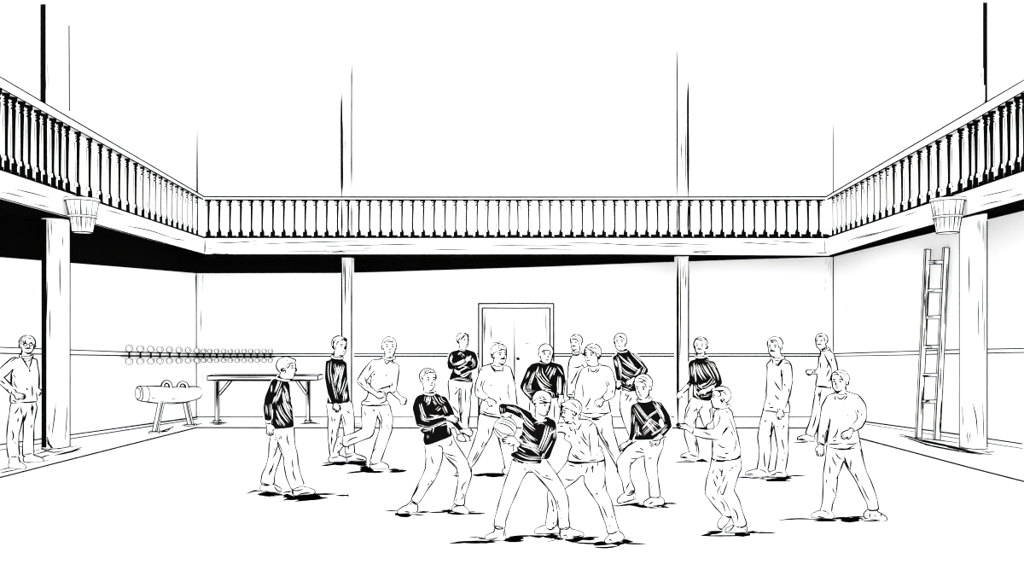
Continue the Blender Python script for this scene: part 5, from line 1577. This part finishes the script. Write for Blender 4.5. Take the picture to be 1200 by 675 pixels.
# pillars --------------------------------------------------------------
def front_pillar(name, cx, yb, r_px, hatch, upper, label):
    base = G(cx, yb); d = base[1]; r = r_px * d / F * math.cos(math.atan((cx - CX) / F))
    mb = MB()
    V, Q = lathe([(r * 1.0, 0), (r, .05), (r, 3.0), (r, TOP - .3)], base, 48)
    mb.add(V, Q, 0)

    def on(x, y):     # point on the shaft seen at photo x, y
        rr = np.array([(x - CX) / F, 1.0, -(y - HY) / F])
        a_ = rr[0] ** 2 + rr[1] ** 2; b_ = -2 * (rr[0] * base[0] + rr[1] * base[1]); c_ = base[0] ** 2 + base[1] ** 2 - r * r
        disc = max(b_ * b_ - 4 * a_ * c_, 0)
        t = (-b_ - math.sqrt(disc)) / (2 * a_)
        return CAM + rr * t
    # shaded flank drawn as a black stripe, black edge lines
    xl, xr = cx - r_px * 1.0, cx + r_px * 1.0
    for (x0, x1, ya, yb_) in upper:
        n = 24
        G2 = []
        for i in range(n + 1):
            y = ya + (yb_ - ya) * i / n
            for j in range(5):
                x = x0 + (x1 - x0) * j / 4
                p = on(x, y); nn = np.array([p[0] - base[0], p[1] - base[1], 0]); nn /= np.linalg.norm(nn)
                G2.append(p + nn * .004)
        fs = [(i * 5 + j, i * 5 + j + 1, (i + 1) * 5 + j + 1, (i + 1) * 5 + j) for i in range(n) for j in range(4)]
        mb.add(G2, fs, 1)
    for pts, w in hatch:
        c = catmull([np.array(p, float) for p in pts], 6)
        A = np.array([on(*p) for p in c])
        N = A - base; N[:, 2] = 0; N /= np.linalg.norm(N, axis=1)[:, None]
        ww = taper(len(A), w * .5, (.25, .25), .3) * A[:, 1] / F
        if abs(np.mean([p[0] for p in pts]) - cx) > r_px * .85:
            tube(mb, A, np.maximum(ww, .5 * w * A[:, 1] / F) * 1.25, 1)
        else:
            tube(mb, A + N * .002, ww * 1.2, 1, N, .3)
    # foot ring
    ring = [base + np.array([math.cos(t) * r, math.sin(t) * r, .012]) for t in np.linspace(0, 2 * math.pi, 49)]
    tube(mb, np.array(ring), .6 * d / F, 1)
    o = mb.build(name, [M_WOOD, M_INK], None, base, smooth=False)
    return tag(o, label, 'pillar')

front_pillar("pillar", 65.2, 524.6, 16.5,
             [([(81.6, 258), (81.6, 400), (81.6, 523)], 1.6), ([(80.6, 30), (80.8, 80), (81.0, 130)], 1.5), ([(70, 300), (70.3, 347)], 1), ([(55.5, 330), (54.5, 375)], 1), ([(58.5, 362), (58.7, 398)], .9), ([(56, 258), (58, 300)], .8), ([(60, 258), (60.5, 275)], .8), ([(62, 260), (66, 262)], .7), ([(74, 275), (73, 290)], .8), ([(53.5, 262), (54.5, 270)], .8),
              ([(65.5, 472), (63, 495), (60.5, 512)], 1), ([(78.6, 475), (77.5, 500), (76, 516)], 1.2), ([(58.5, 492), (57.2, 507)], .8), ([(55.5, 512), (57, 520), (62, 525)], 2.4), ([(57, 80), (57, 110)], .8), ([(53.5, 90), (53.8, 105)], .8), ([(55, 60), (55.5, 90)], .6), ([(54, 515), (60, 524.5), (70, 526.6), (80, 524)], 1.4)],
             [(48.9, 54.6, 257, 524.5), (47.6, 53.8, 5, 122), (50, 55.5, 122, 250)], 'round white pillar with shaded flank inked black at left, the man in glasses beside it')
front_pillar("pillar", 1140.5, 525.0, 16.2,
             [([(1124.6, 259), (1124.6, 400), (1124.6, 524)], 1.2), ([(1156.4, 259), (1156.4, 400), (1156.4, 524)], 1.6), ([(1135.5, 300), (1136, 347)], 1), ([(1146.5, 352), (1147, 400)], .9), ([(1151, 320), (1151.5, 376)], .8), ([(1153.5, 370), (1153, 420)], .8), ([(1143, 262), (1150, 262)], .8), ([(1144, 268), (1155, 268)], .8), ([(1148, 258), (1148, 275)], .8), ([(1152, 260), (1152, 285)], .8), ([(1154, 262), (1154, 300)], .8), ([(1146, 258), (1146, 270)], .7),
              ([(1140, 472), (1144, 490), (1145.5, 510)], 1), ([(1127.5, 475), (1129, 500)], .9), ([(1151.5, 470), (1153, 520)], 1), ([(1133, 505), (1135, 520)], .9), ([(1136, 505), (1137.5, 518)], .7), ([(1152, 85), (1152, 95)], .7), ([(1149, 80), (1149.3, 94)], .7)],
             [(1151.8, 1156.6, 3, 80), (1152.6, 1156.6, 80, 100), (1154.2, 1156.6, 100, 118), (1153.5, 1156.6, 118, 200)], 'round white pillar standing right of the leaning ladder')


def post(cx0, cx1, yb, lines, label):
    d = gd(yb)
    w = (cx1 - cx0) / F * d
    x = ((cx0 + cx1) / 2 - CX) / F * d
    org = np.array([x, d + w / 2, 0])
    mb = MB()
    c = [(x - w / 2, d, 0), (x + w / 2, d, 0), (x + w / 2, d + w, 0), (x - w / 2, d + w, 0)]
    c = [np.array(p) for p in c]
    c += [p + up * (TOP - .3) for p in c]
    box_pts(mb, c, 0)
    p0 = np.array([x, d, 0])
    for pts, wd in lines:
        A = [onplane(px_, py_, p0, nB) for px_, py_ in catmull([np.array(p, float) for p in pts], 12)]
        pen(mb, A, wd, nB, 1, (.15, .15), .004, .1)
    return tag(mb.build('post', [M_WOOD, M_INK], None, org), label, 'post')

post(400.2, 412.4, 497, [([(400.6, 302), (400.6, 400), (400.6, 496)], 1.5), ([(412, 302), (412, 400), (412, 497)], 1.3), ([(404, 304), (404.6, 340), (404.5, 360)], 1.2), ([(407, 304), (405.8, 325)], .8), ([(409.5, 310), (408.5, 346)], .7), ([(402.6, 305), (402.3, 330)], .7), ([(409, 304), (407.5, 320)], .6),
                         ([(400.2, 108), (400.2, 170), (400.4, 231)], 1.9), ([(412.2, 65), (412, 150), (412, 231)], 1.2), ([(402, 140), (402, 231)], .8), ([(406, 200), (407.5, 216)], .9), ([(409, 190), (409.5, 212)], .7), ([(404, 150), (404.5, 185)], .6), ([(408, 165), (408, 190)], .7), ([(400.6, 234), (400.6, 278)], 1.4), ([(412, 234), (412, 278)], 1)],
     'slim square post in the back gallery, left of the double door')
post(793.2, 807, 497, [([(794.2, 302), (794.2, 400), (794.4, 496)], 2.3), ([(806.8, 302), (806.8, 400), (806.8, 497)], 1.3), ([(797, 306), (797.5, 360), (796.7, 428)], 1), ([(800, 308), (801.5, 340)], .7), ([(802.5, 308), (804, 344)], .7), ([(800, 395), (800.2, 408)], .8), ([(804.5, 320), (803.5, 355)], .6),
                       ([(793.6, 55), (793.6, 150), (793.6, 231)], 1.3), ([(806.2, 95), (806.2, 160), (806.4, 231)], 2.2), ([(798, 160), (799.5, 205)], .8), ([(801, 110), (801, 175)], .7), ([(803.5, 150), (803.8, 220)], .8), ([(797.5, 200), (796, 222)], .7), ([(793.6, 234), (793.6, 278)], 1), ([(806.4, 234), (806.4, 278)], 1.4)],
     'slim square post in the back gallery, right of the double door')

# peach baskets on the fascias ------------------------------------------
def contour_solid(mb, V, Q, w=1.0):
    ink_contours(mb, V, [list(q) for q in Q if len(q) < 9], mesh_normals(V, [q for q in Q if len(q) < 9]), w, 1, None, minlen=2)


def basket(x0, x1, y0, y1, xb0, xb1, f, n, label, dy=0):
    xm = (x0 + x1) / 2
    q0 = f(xm, (y0 + y1) / 2)
    ct = math.cos(math.atan((xm - CX) / F))
    rt = (x1 - x0) / 2 * q0[1] / F * ct
    for _ in range(3):
        c = onplane(xm, y0, q0 + n * (rt + .02), n)
        rt = (x1 - x0) / 2 * c[1] / F * ct
    d = c[1]
    rb_ = (xb1 - xb0) / 2 * d / F * ct
    ctop = P((x0 + x1) / 2, y0 + 1.5, d); cb = P((xb0 + xb1) / 2 * .4 + xm * .6, y1 - 1.2, d)
    h = ctop[2] - cb[2]
    root = empty('basket', cb)
    tag(root, label, 'basket', None)
    mb = MB()
    n_ = 16
    for k in range(n_):        # upright staves with small gaps
        a0 = 2 * math.pi * (k + .04) / n_; a1 = 2 * math.pi * (k + .96) / n_
        vs = []
        for rr, z in ((rb_, 0), (rb_ + (rt - rb_) * .5, h * .5), (rt, h)):
            for a in (a0, a1):
                for t in (0, -.008):
                    vs.append(cb + np.array([math.cos(a) * (rr + t), math.sin(a) * (rr + t), z]))
        fs = []
        for i in (0, 4):
            fs += [(i, i + 2, i + 6, i + 4), (i + 1, i + 5, i + 7, i + 3), (i, i + 4, i + 5, i + 1), (i + 2, i + 3, i + 7, i + 6)]
        fs += [(0, 1, 3, 2), (8, 10, 11, 9)]
        mb.add(vs, fs, 0)
        am = (a0 + a1) / 2
        for t, wd in ((0, .9), (.35, .5)):
            am = a0 + (a1 - a0) * t
            dd_ = np.array([math.cos(am), math.sin(am), 0])
            z0, z1 = rng.uniform(.05, .3), rng.uniform(.7, .97)
            A = np.array([cb + dd_ * (rb_ + (rt - rb_) * z + .002) + up * h * z for z in np.linspace(z0 if t else .02, z1 if t else .98, 6)])
            tube(mb, A, taper(6, wd * (1.6 if rng.random() < .3 else 1) * .5, (.2, .4)) * d / F, 1, dd_, .4)
    for sx in (-1, 1):
        a = math.atan2(0 - cb[1], 0 - cb[0]) + sx * math.pi / 2
        dd_ = np.array([math.cos(a), math.sin(a), 0])
        A = np.array([cb + dd_ * (rb_ + (rt - rb_) * z + .001) + up * h * z for z in np.linspace(0, 1, 7)])
        tube(mb, A, .6 * d / F, 1)
    mb.build('staves', [M_WOOD, M_INK], root, cb)
    bt = MB(); V, Q = lathe([(rb_ - .012, 0), (rb_ - .012, .012)], cb, 24); bt.add(V, Q, 0)
    A = np.array([cb + np.array([math.cos(t) * rb_, math.sin(t) * rb_, 0]) for t in np.linspace(0, 2 * math.pi, 33)])
    tube(bt, A, .7 * d / F, 1)
    bt.build('basket_bottom', [M_WOOD, M_INK], root, cb)
    for z, hh in ((.96, .035), (.46, .025)):
        hp = MB()
        rr = rb_ + (rt - rb_) * z + .006
        V, Q = lathe([(rr, -hh / 2), (rr + .006, -hh / 2), (rr + .008, hh / 2), (rr - .004, hh / 2)], cb + up * h * z, 32)
        hp.add(V, Q[:-2], 0)
        for zz in (-hh / 2, hh / 2):
            A = np.array([cb + np.array([math.cos(t) * (rr + .008), math.sin(t) * (rr + .008), h * z + zz]) for t in np.linspace(0, 2 * math.pi, 41)])
            tube(hp, A, .45 * d / F, 1)
        hp.build('hoop', [M_WOOD, M_INK], root, cb)
    return root

basket(77.6, 117.4, 231.5, 273.6, 83, 107.2, gL, nGL, 'slatted peach basket fixed to the left gallery fascia')
basket(1089.3, 1129.6, 231.5, 274, 1098.6, 1125, gR, nGR, 'slatted peach basket fixed to the right gallery fascia, above the ladder')

# ladder -----------------------------------------------------------------
lad = empty('ladder', G(1087, 514))
lorg = np.array(lad.location)
tag(lad, 'wooden ladder leaning against the right wall beside the pillar', 'ladder')
def rail(xb_, yb_, xt, yt, wpx, name):
    b = G(xb_, yb_); dT = b[1] + .32
    t = P(xt, yt, dT)
    mb = MB(); bar(mb, b + up * .0, t, wpx * b[1] / F, .05, 0, 1.2, up=(0, -1, .2))
    ax = (t - b)
    for i in range(9):
        u0 = rng.uniform(.02, .9); u1 = min(.98, u0 + rng.uniform(.05, .16)); o_ = rng.uniform(-.3, .35) * wpx * b[1] / F
        off = np.array([o_, -.032, 0])
        tube(mb, np.array([b + ax * u0 + off, b + ax * (u0 + u1) / 2 + off, b + ax * u1 + off]), np.array([.25, .6, .2]) * b[1] / F, 1)
    mb.build(name, [M_WOOD, M_INK], lad, lorg)
    return b, t
b1, t1 = rail(1076.3, 513, 1087, 292.5, 5.6, 'side_rail')
b2, t2 = rail(1097.8, 515.4, 1108.6, 290.5, 6.0, 'side_rail')
for yy in (307.5, 341, 372, 406.7, 439.5, 471):
    def at(b, t, y):
        k0, k1 = 0, 1
        for _ in range(40):
            km = (k0 + k1) / 2; p = b + (t - b) * km
            if HY + (CH - p[2]) / p[1] * F > y: k0 = km
            else: k1 = km
        return p
    p, q_ = at(b1, t1, yy), at(b2, t2, yy - .3)
    mb = MB(); bar(mb, p + [.02, -.0, 0], q_ - [.02, 0, 0], .03, 3.9 * p[1] / F, 0, 1.0)
    for j in range(5):
        u0 = rng.uniform(0, .6); z = rng.uniform(-1.3, 1.3) * p[1] / F
        a_ = p + (q_ - p) * u0 + np.array([0, -.018, z]); b_ = p + (q_ - p) * min(1, u0 + .35) + np.array([0, -.018, z])
        tube(mb, np.array([a_, (a_ + b_) / 2, b_]), np.array([.5, .5, .2]) * p[1] / F, 1)
    mb.build('rung', [M_WOOD, M_INK], lad, lorg)

# pommel horse -------------------------------------------------------------
ph = empty('pommel_horse', G(200, 503)); porg = np.array(ph.location)
tag(ph, 'pommel horse with two handles by the left wall', 'pommel horse')
dA, dB = 13.9, 14.75
st = [(161.5, 461.2, 6.2, dA), (163.5, 461.2, 8.2, dA + .02), (171, 461.5, 8.7, dA + .1), (185, 462.6, 9.4, dA + .3), (200, 463.2, 9.3, dA + .45), (215, 462.4, 8.6, dA + .62), (228, 460.8, 7.2, dB - .12), (232.5, 459.8, 6.2, dB - .03), (234.3, 459.6, 3.5, dB)]
cs = [P(x, y, d) for x, y, r, d in st]; rs = [r * d / F for x, y, r, d in st]
ps = MB()
axv = cs[-1] - cs[0]; axv /= np.linalg.norm(axv)
sd = np.cross(axv, up); sd /= np.linalg.norm(sd)
V, Q = [], []
n_ = 28
for c, r in zip(cs, rs):
    for k in range(n_):
        a_ = 2 * math.pi * k / n_
        e = 1 if math.sin(a_) > 0 else 1
        x_ = math.copysign(abs(math.cos(a_)) ** .75, math.cos(a_)) * r * 1.15; z_ = math.copysign(abs(math.sin(a_)) ** .75, math.sin(a_)) * r
        V.append(c + sd * x_ + up * z_)
V = np.array(V)
Q = [(i * n_ + k, i * n_ + (k + 1) % n_, (i + 1) * n_ + (k + 1) % n_, (i + 1) * n_ + k) for i in range(len(cs) - 1) for k in range(n_)]
ps.add(V, Q + [tuple(range(n_))[::-1], tuple(range(n_ * (len(cs) - 1), n_ * len(cs)))], 0)
NN = mesh_normals(V, Q)
if np.sum(NN * (V - np.mean(V, 0))) < 0: NN = -NN
ink_contours(ps, V, Q, NN, 1.2, 1, None, minlen=2)
for i in (0, 1, 2):
    A = V[i * n_:(i + 1) * n_]; A = np.vstack([A, A[:1]])
    tube(ps, A, .5 * dA / F, 1)
for pts in ([(163, 458), (162.5, 463)], [(165.5, 455), (165.5, 461)], [(168, 468), (167, 464)], [(177, 466), (183, 467)], [(185, 469.8), (200, 471.5), (215, 470.6)], [(200, 468), (208, 466.5)], [(227, 462), (229, 460)], [(172, 463), (174, 464)]):
    bvh = BVHTree.FromPolygons([Vector(v) for v in V], Q)
    A = []
    for p in catmull([np.array(q_, float) for q_ in pts], 1.5):
        r_ = np.array([(p[0] - CX) / F, 1, -(p[1] - HY) / F]); h_ = bvh.ray_cast(Vector(CAM), Vector(r_ / np.linalg.norm(r_)))
        if h_[0] is not None: A.append(np.array(h_[0]))
    if len(A) > 1: tube(ps, np.array(A), taper(len(A), .45) * dA / F, 1)
ps.build('padded_body', [M_LEATHER, M_INK], ph, porg)
for x0, x1, yt, ybm, d in ((190.5, 200.5, 447.2, 456.5, dA + .38), (209, 219.5, 448.2, 456, dA + .58)):
    m_ = MB()
    for rr, sl in ((.5, 0),):
        A = []
        for t in np.linspace(0, math.pi, 15):
            xx = (x0 + x1) / 2 - math.cos(t) * (x1 - x0) / 2
            A.append(P(xx, ybm - math.sin(t) ** .7 * (ybm - yt), d))
        A = np.array(A)
        # round handle bar
        for i in range(len(A) - 1):
            pass
        V2 = []; n2 = 10; r2 = .022
        for i in range(len(A)):
            tg = A[min(i + 1, len(A) - 1)] - A[max(i - 1, 0)]; tg /= np.linalg.norm(tg)
            s1 = np.array([0, 1.0, 0]); s2 = np.cross(tg, s1)
            for k in range(n2):
                a_ = 2 * math.pi * k / n2
                V2.append(A[i] + s1 * math.cos(a_) * r2 * 1.2 + s2 * math.sin(a_) * r2)
        V2 = np.array(V2)
        Q2 = [(i * n2 + k, i * n2 + (k + 1) % n2, (i + 1) * n2 + (k + 1) % n2, (i + 1) * n2 + k) for i in range(len(A) - 1) for k in range(n2)]
        m_.add(V2, Q2, 0)
        NN = np.array([v - A[i // n2] for i, v in enumerate(V2)]); NN /= np.linalg.norm(NN, axis=1)[:, None]
        ink_contours(m_, V2, Q2, NN, 1.0, 1, None, minlen=2)
    m_.build('handle', [M_WOOD, M_INK], ph, porg)
for (xt, yt, xb_, yb_, d0) in ((189, 471.5, 182, 507.5, dA + .2), (217.5, 470, 223.5, 496.8, None)):
    m_ = MB()
    gp = G(xb_, yb_)
    if d0 is None: gp = G(xb_, 499); 
    tp = P(xt, yt, (dA + .3) if d0 else dB - .25)
    bar(m_, tp, gp + up * .02, .085, .06, 0, 1.1, up=(0, 1, 0))
    s_ = np.array([.02, -.04, 0])
    tube(m_, np.array([tp + s_, (tp + gp) / 2 + s_, gp + s_ + up * .03]), .4 * d0 / F if d0 else .4 * dB / F, 1)
    bar(m_, gp + [-.09, 0, .015], gp + [.09, 0, .015], .10, .03, 0, 1.0)
    m_.build('leg', [M_WOOD, M_INK], ph, porg)

# long bench ----------------------------------------------------------------
DBn = gd(495.5)
bn = empty('long_bench', G(308, 495.5)); borg = np.array(bn.location)
tag(bn, 'long narrow padded bench on slim braced legs along the back wall', 'bench')
m_ = MB()
a0 = P(243, 440.6, DBn - .08); a1 = P(372.6, 440.2, DBn - .08); h_ = 5.0 * DBn / F
c = [a0 - up * h_, a1 - up * h_, a1 - up * h_ + [0, .36, 0], a0 - up * h_ + [0, .36, 0], a0, a1, a1 + [0, .36, 0], a0 + [0, .36, 0]]
box_pts(m_, c, 0, 1.3)
for (p, q_, w) in (((243, 445.4), (372, 445.6), 1.9), ((243, 440.2), (372, 440), 1.6), ((262, 442.3), (320, 442.3), .8), ((246, 441), (246.2, 444.5), .9), ((370.2, 440.5), (371, 445), 1.0), ((330, 441.8), (345, 442), .6)):
    pen(m_, [P(*p, DBn - .08), P(*q_, DBn - .08)], w, nB, 1, (.05, .05), .004)
m_.build('seat_pad', [M_LEATHER, M_INK], bn, borg)
for xl, xr, bx0, bx1 in ((252.6, 256.4, 270.5, 257), (359.4, 362.8, 348, 359.5)):
    m_ = MB()
    p = P((xl + xr) / 2, 445.5, DBn); g_ = G((xl + xr) / 2, 495)
    bar(m_, p, g_ + up * .02, (xr - xl) * DBn / F, .05, 0, 1.1, up=(0, 1, 0))
    for xx in (xl + 1.2, xl + 2.0, xr - 1):
        pen(m_, [P(xx, 447, DBn - .03), P(xx, 478 + rng.uniform(-8, 8), DBn - .03)], 1.1, nB, 1, (0, .5))
    bar(m_, g_ + [-.055, -.0, .02], g_ + [.055, 0, .02], .12, .04, 0, 1.2)
    lg_ = m_.build('leg', [M_WOOD, M_INK], bn, borg)
    m_ = MB()
    bar(m_, P(bx0, 446, DBn), P(bx1, 462, DBn), 2.6 * DBn / F, .03, 0, 1.2, up=(0, 1, 0))
    m_.build('brace', [M_WOOD, M_INK], bn, borg)

# dumbbell racks and dumbbells -------------------------------------------------
def rackbar(f, n, pts, label, w=1.4):
    mb = MB()
    A = [f(*p) + n * .09 for p in pts]
    for i in range(len(A) - 1):
        bar(mb, A[i], A[i + 1], .04, w * A[i][1] / F, 0)
    for i in (0, len(A) // 2, len(A) - 1):
        bar(mb, A[i], A[i] - n * .085, .02, .02, 0)
    return tag(mb.build('dumbbell_rack', [M_INK], None, None), label, 'rack')
rackbar(onL, nL, [(141, 417), (170, 417.2), (200, 417.6), (229, 418)], 'thin black dumbbell rail on the left wall above the pommel horse', 1.5)
rackbar(onB, nB, [(233, 418), (262, 418), (292, 418), (322, 418)], 'thin black dumbbell rail on the back wall above the long bench', 1.2)


def dumbbell(p_top, p_bot, r):
    mb = MB()
    for c in (p_top, p_bot):
        V, Q = [], []
        nu, nv = 14, 9
        prof = [(r * math.sin(math.pi * i / (nv - 1)) + 1e-4, -r * math.cos(math.pi * i / (nv - 1))) for i in range(nv)]
        V, Q = lathe(prof, c, nu)
        mb.add(V, Q, 0)
        # outline and a highlight curve on each bell
        e = CAM - c; e /= np.linalg.norm(e)
        sx = np.cross(e, up); sx /= np.linalg.norm(sx); sz = np.cross(sx, e)
        for sc, t0, t1, w in ((1.0, 0, 2 * math.pi, .95), (.62, -1.3, .7, .6)):
            A = np.array([c + (sx * math.cos(t) + sz * math.sin(t)) * r * sc * 1.0 + (e * r * math.sqrt(max(0, 1 - sc * sc))) for t in np.linspace(t0 + 3.14, t1 + 3.14, 21)])
            tube(mb, A, w * .62 * c[1] / F, 1)
    m = (p_top + p_bot) / 2
    hl_ = p_bot - p_top
    L = np.linalg.norm(hl_); d_ = hl_ / L
    V, Q = lathe([(.016, 0), (.016, L - 2 * r * .95)], p_top + d_ * r * .95, 10, d_)
    mb.add(V, Q, 1)
    V, Q = lathe([(.03, -.012), (.03, .012)], p_top + d_ * r * 1.15, 10, d_)
    mb.add(V, Q, 1)
    return mb.build('dumbbell', [M_STEEL, M_INK], None, m)

lx = [145.6, 158.7, 171, 181.8, 193, 204.2, 215, 225.3]
for x in lx:
    t = (x - 145.6) / 80
    p = onL(x, 408.2 + 2.6 * t) + nL * .13; q_ = onL(x, 423.3 - 1.2 * t) + nL * .13
    o = dumbbell(p, q_, (3.7 - .9 * t) * p[1] / F)
    tag(o, 'round-ended dumbbell in the rack on the left wall', 'dumbbell', 'dumbbells racked on the left wall')
for x in [234.5, 241.6, 249, 256.9, 265, 272.7, 280.8, 288.9, 296.5, 304, 312, 319.3]:
    p = onB(x, 411.2) + nB * .13; q_ = onB(x, 421.8) + nB * .13
    o = dumbbell(p, q_, 2.35 * p[1] / F)
    tag(o, 'small round-ended dumbbell in the rack on the back wall', 'dumbbell', 'dumbbells racked on the back wall')

# basketball ---------------------------------------------------------------------
bc = P(592, 501.6, DB - 0.02); br = 13.0 * bc[1] / F
mb = MB()
prof = [(br * math.sin(math.pi * i / 20) + 1e-4, -br * math.cos(math.pi * i / 20)) for i in range(21)]
V, Q = lathe(prof, bc, 36)
mb.add(V, Q, 0)
e = CAM - bc; e /= np.linalg.norm(e)
sx = np.cross(e, up); sx /= np.linalg.norm(sx); sz = np.cross(sx, e)
sx = -sx if sx[0] < 0 else sx
tube(mb, np.array([bc + (sx * math.cos(t) + sz * math.sin(t)) * br for t in np.linspace(0, 2 * math.pi, 61)]), .85 * bc[1] / F, 1)
def seam(pts, w=1.0):
    c = catmull([np.array(p, float) for p in pts], .12)
    A = []
    for x, z in c:
        rr = x * x + z * z
        if rr > .995: x, z = x / math.sqrt(rr) * .997, z / math.sqrt(rr) * .997; rr = .995
        A.append(bc + (sx * x + sz * z + e * math.sqrt(1 - rr)) * br)
    tube(mb, np.array(A), taper(len(A), w * .8, (.2, .2)) * bc[1] / F, 1)
seam([(-.88, .45), (-.3, .38), (.3, .15), (.75, -.3), (.82, -.55)])
seam([(-.97, .1), (-.8, -.25), (-.5, -.6), (-.2, -.85)])
seam([(-.55, .82), (0, .75), (.5, .55), (.9, .2), (.98, 0)])
seam([(-.99, -.05), (-.85, .0), (-.5, -.3), (-.1, -.5), (.3, -.55), (.7, -.4)], .9)
seam([(-.75, .65), (-.3, .62), (.3, .42), (.8, .0)], .7)
o = mb.build('basketball', [M_LEATHER, M_INK], None, bc)
tag(o, 'white basketball with dark seams in the hand of the black-sweatered front player', 'ball')

# ---------------------------------------------------------------- light and camera
def fill_light(name, a, b, width, power, aim):
    """added area light, out of sight behind a gallery fascia, brightening the walls"""
    L = bpy.data.lights.new(name, 'AREA'); L.shape = 'RECTANGLE'
    ln = float(np.linalg.norm(b - a)); L.size = ln; L.size_y = width; L.energy = power
    o = bpy.data.objects.new(name, L); COL.objects.link(o)
    x = Vector((b - a) / ln); z = -Vector(aim).normalized(); z = (z - x * z.dot(x)).normalized(); y = z.cross(x)
    from mathutils import Matrix
    m = Matrix((x, y, z)).transposed().to_4x4(); m.translation = Vector((a + b) / 2)
    o.matrix_world = m
    return o

fill_light('gallery_fill_light', q(FL1 - nGL * .35, 3.5), q(FL0 - nGL * .35, 3.5), .25, FILL_POWER[0], -nGL * 1.0 - up * .9)  # unseen fill, added to lift the walls under the side galleries
fill_light('gallery_fill_light', q(FR0 - nGR * .35, 3.5), q(FR1 - nGR * .35, 3.5), .25, FILL_POWER[0] * 1.5, -nGR * 1.0 - up * .9)

w = bpy.data.worlds.new('overcast'); scene.world = w
w.use_nodes = True
bg = w.node_tree.nodes['Background']
bg.inputs[0].default_value = (1, 1, 1, 1); bg.inputs[1].default_value = 1.0
# overcast sky, made brighter behind the camera to fill the walls under the galleries
_n = w.node_tree.nodes; _l = w.node_tree.links
_tc = _n.new('ShaderNodeTexCoord'); _sp = _n.new('ShaderNodeSeparateXYZ'); _mr = _n.new('ShaderNodeMapRange')
_mr.inputs['From Min'].default_value = 0.1; _mr.inputs['From Max'].default_value = -0.9
_mr.inputs['To Min'].default_value = 0.7; _mr.inputs['To Max'].default_value = 3.0
_l.new(_tc.outputs['Generated'], _sp.inputs[0]); _l.new(_sp.outputs['Y'], _mr.inputs['Value']); _l.new(_mr.outputs['Result'], bg.inputs[1])
cam = bpy.data.cameras.new('camera'); co = bpy.data.objects.new('camera', cam); COL.objects.link(co)
co.location = (0, 0, CH); co.rotation_euler = (math.pi / 2, 0, 0)
cam.sensor_width = 36; cam.lens = 36 * F / 1200
cam.shift_y = -(337.5 - HY) / 1200 * 1.0
cam.clip_end = 200
scene.camera = co
vs = scene.view_settings
vs.view_transform = 'Standard'; vs.look = 'None'; vs.gamma = 1; vs.use_curve_mapping = False
vs.exposure = 0.2
scene.cycles.filter_width = 1.2
scene.cycles.max_bounces = 24; scene.cycles.diffuse_bounces = 24
scene.cycles.use_denoising = True
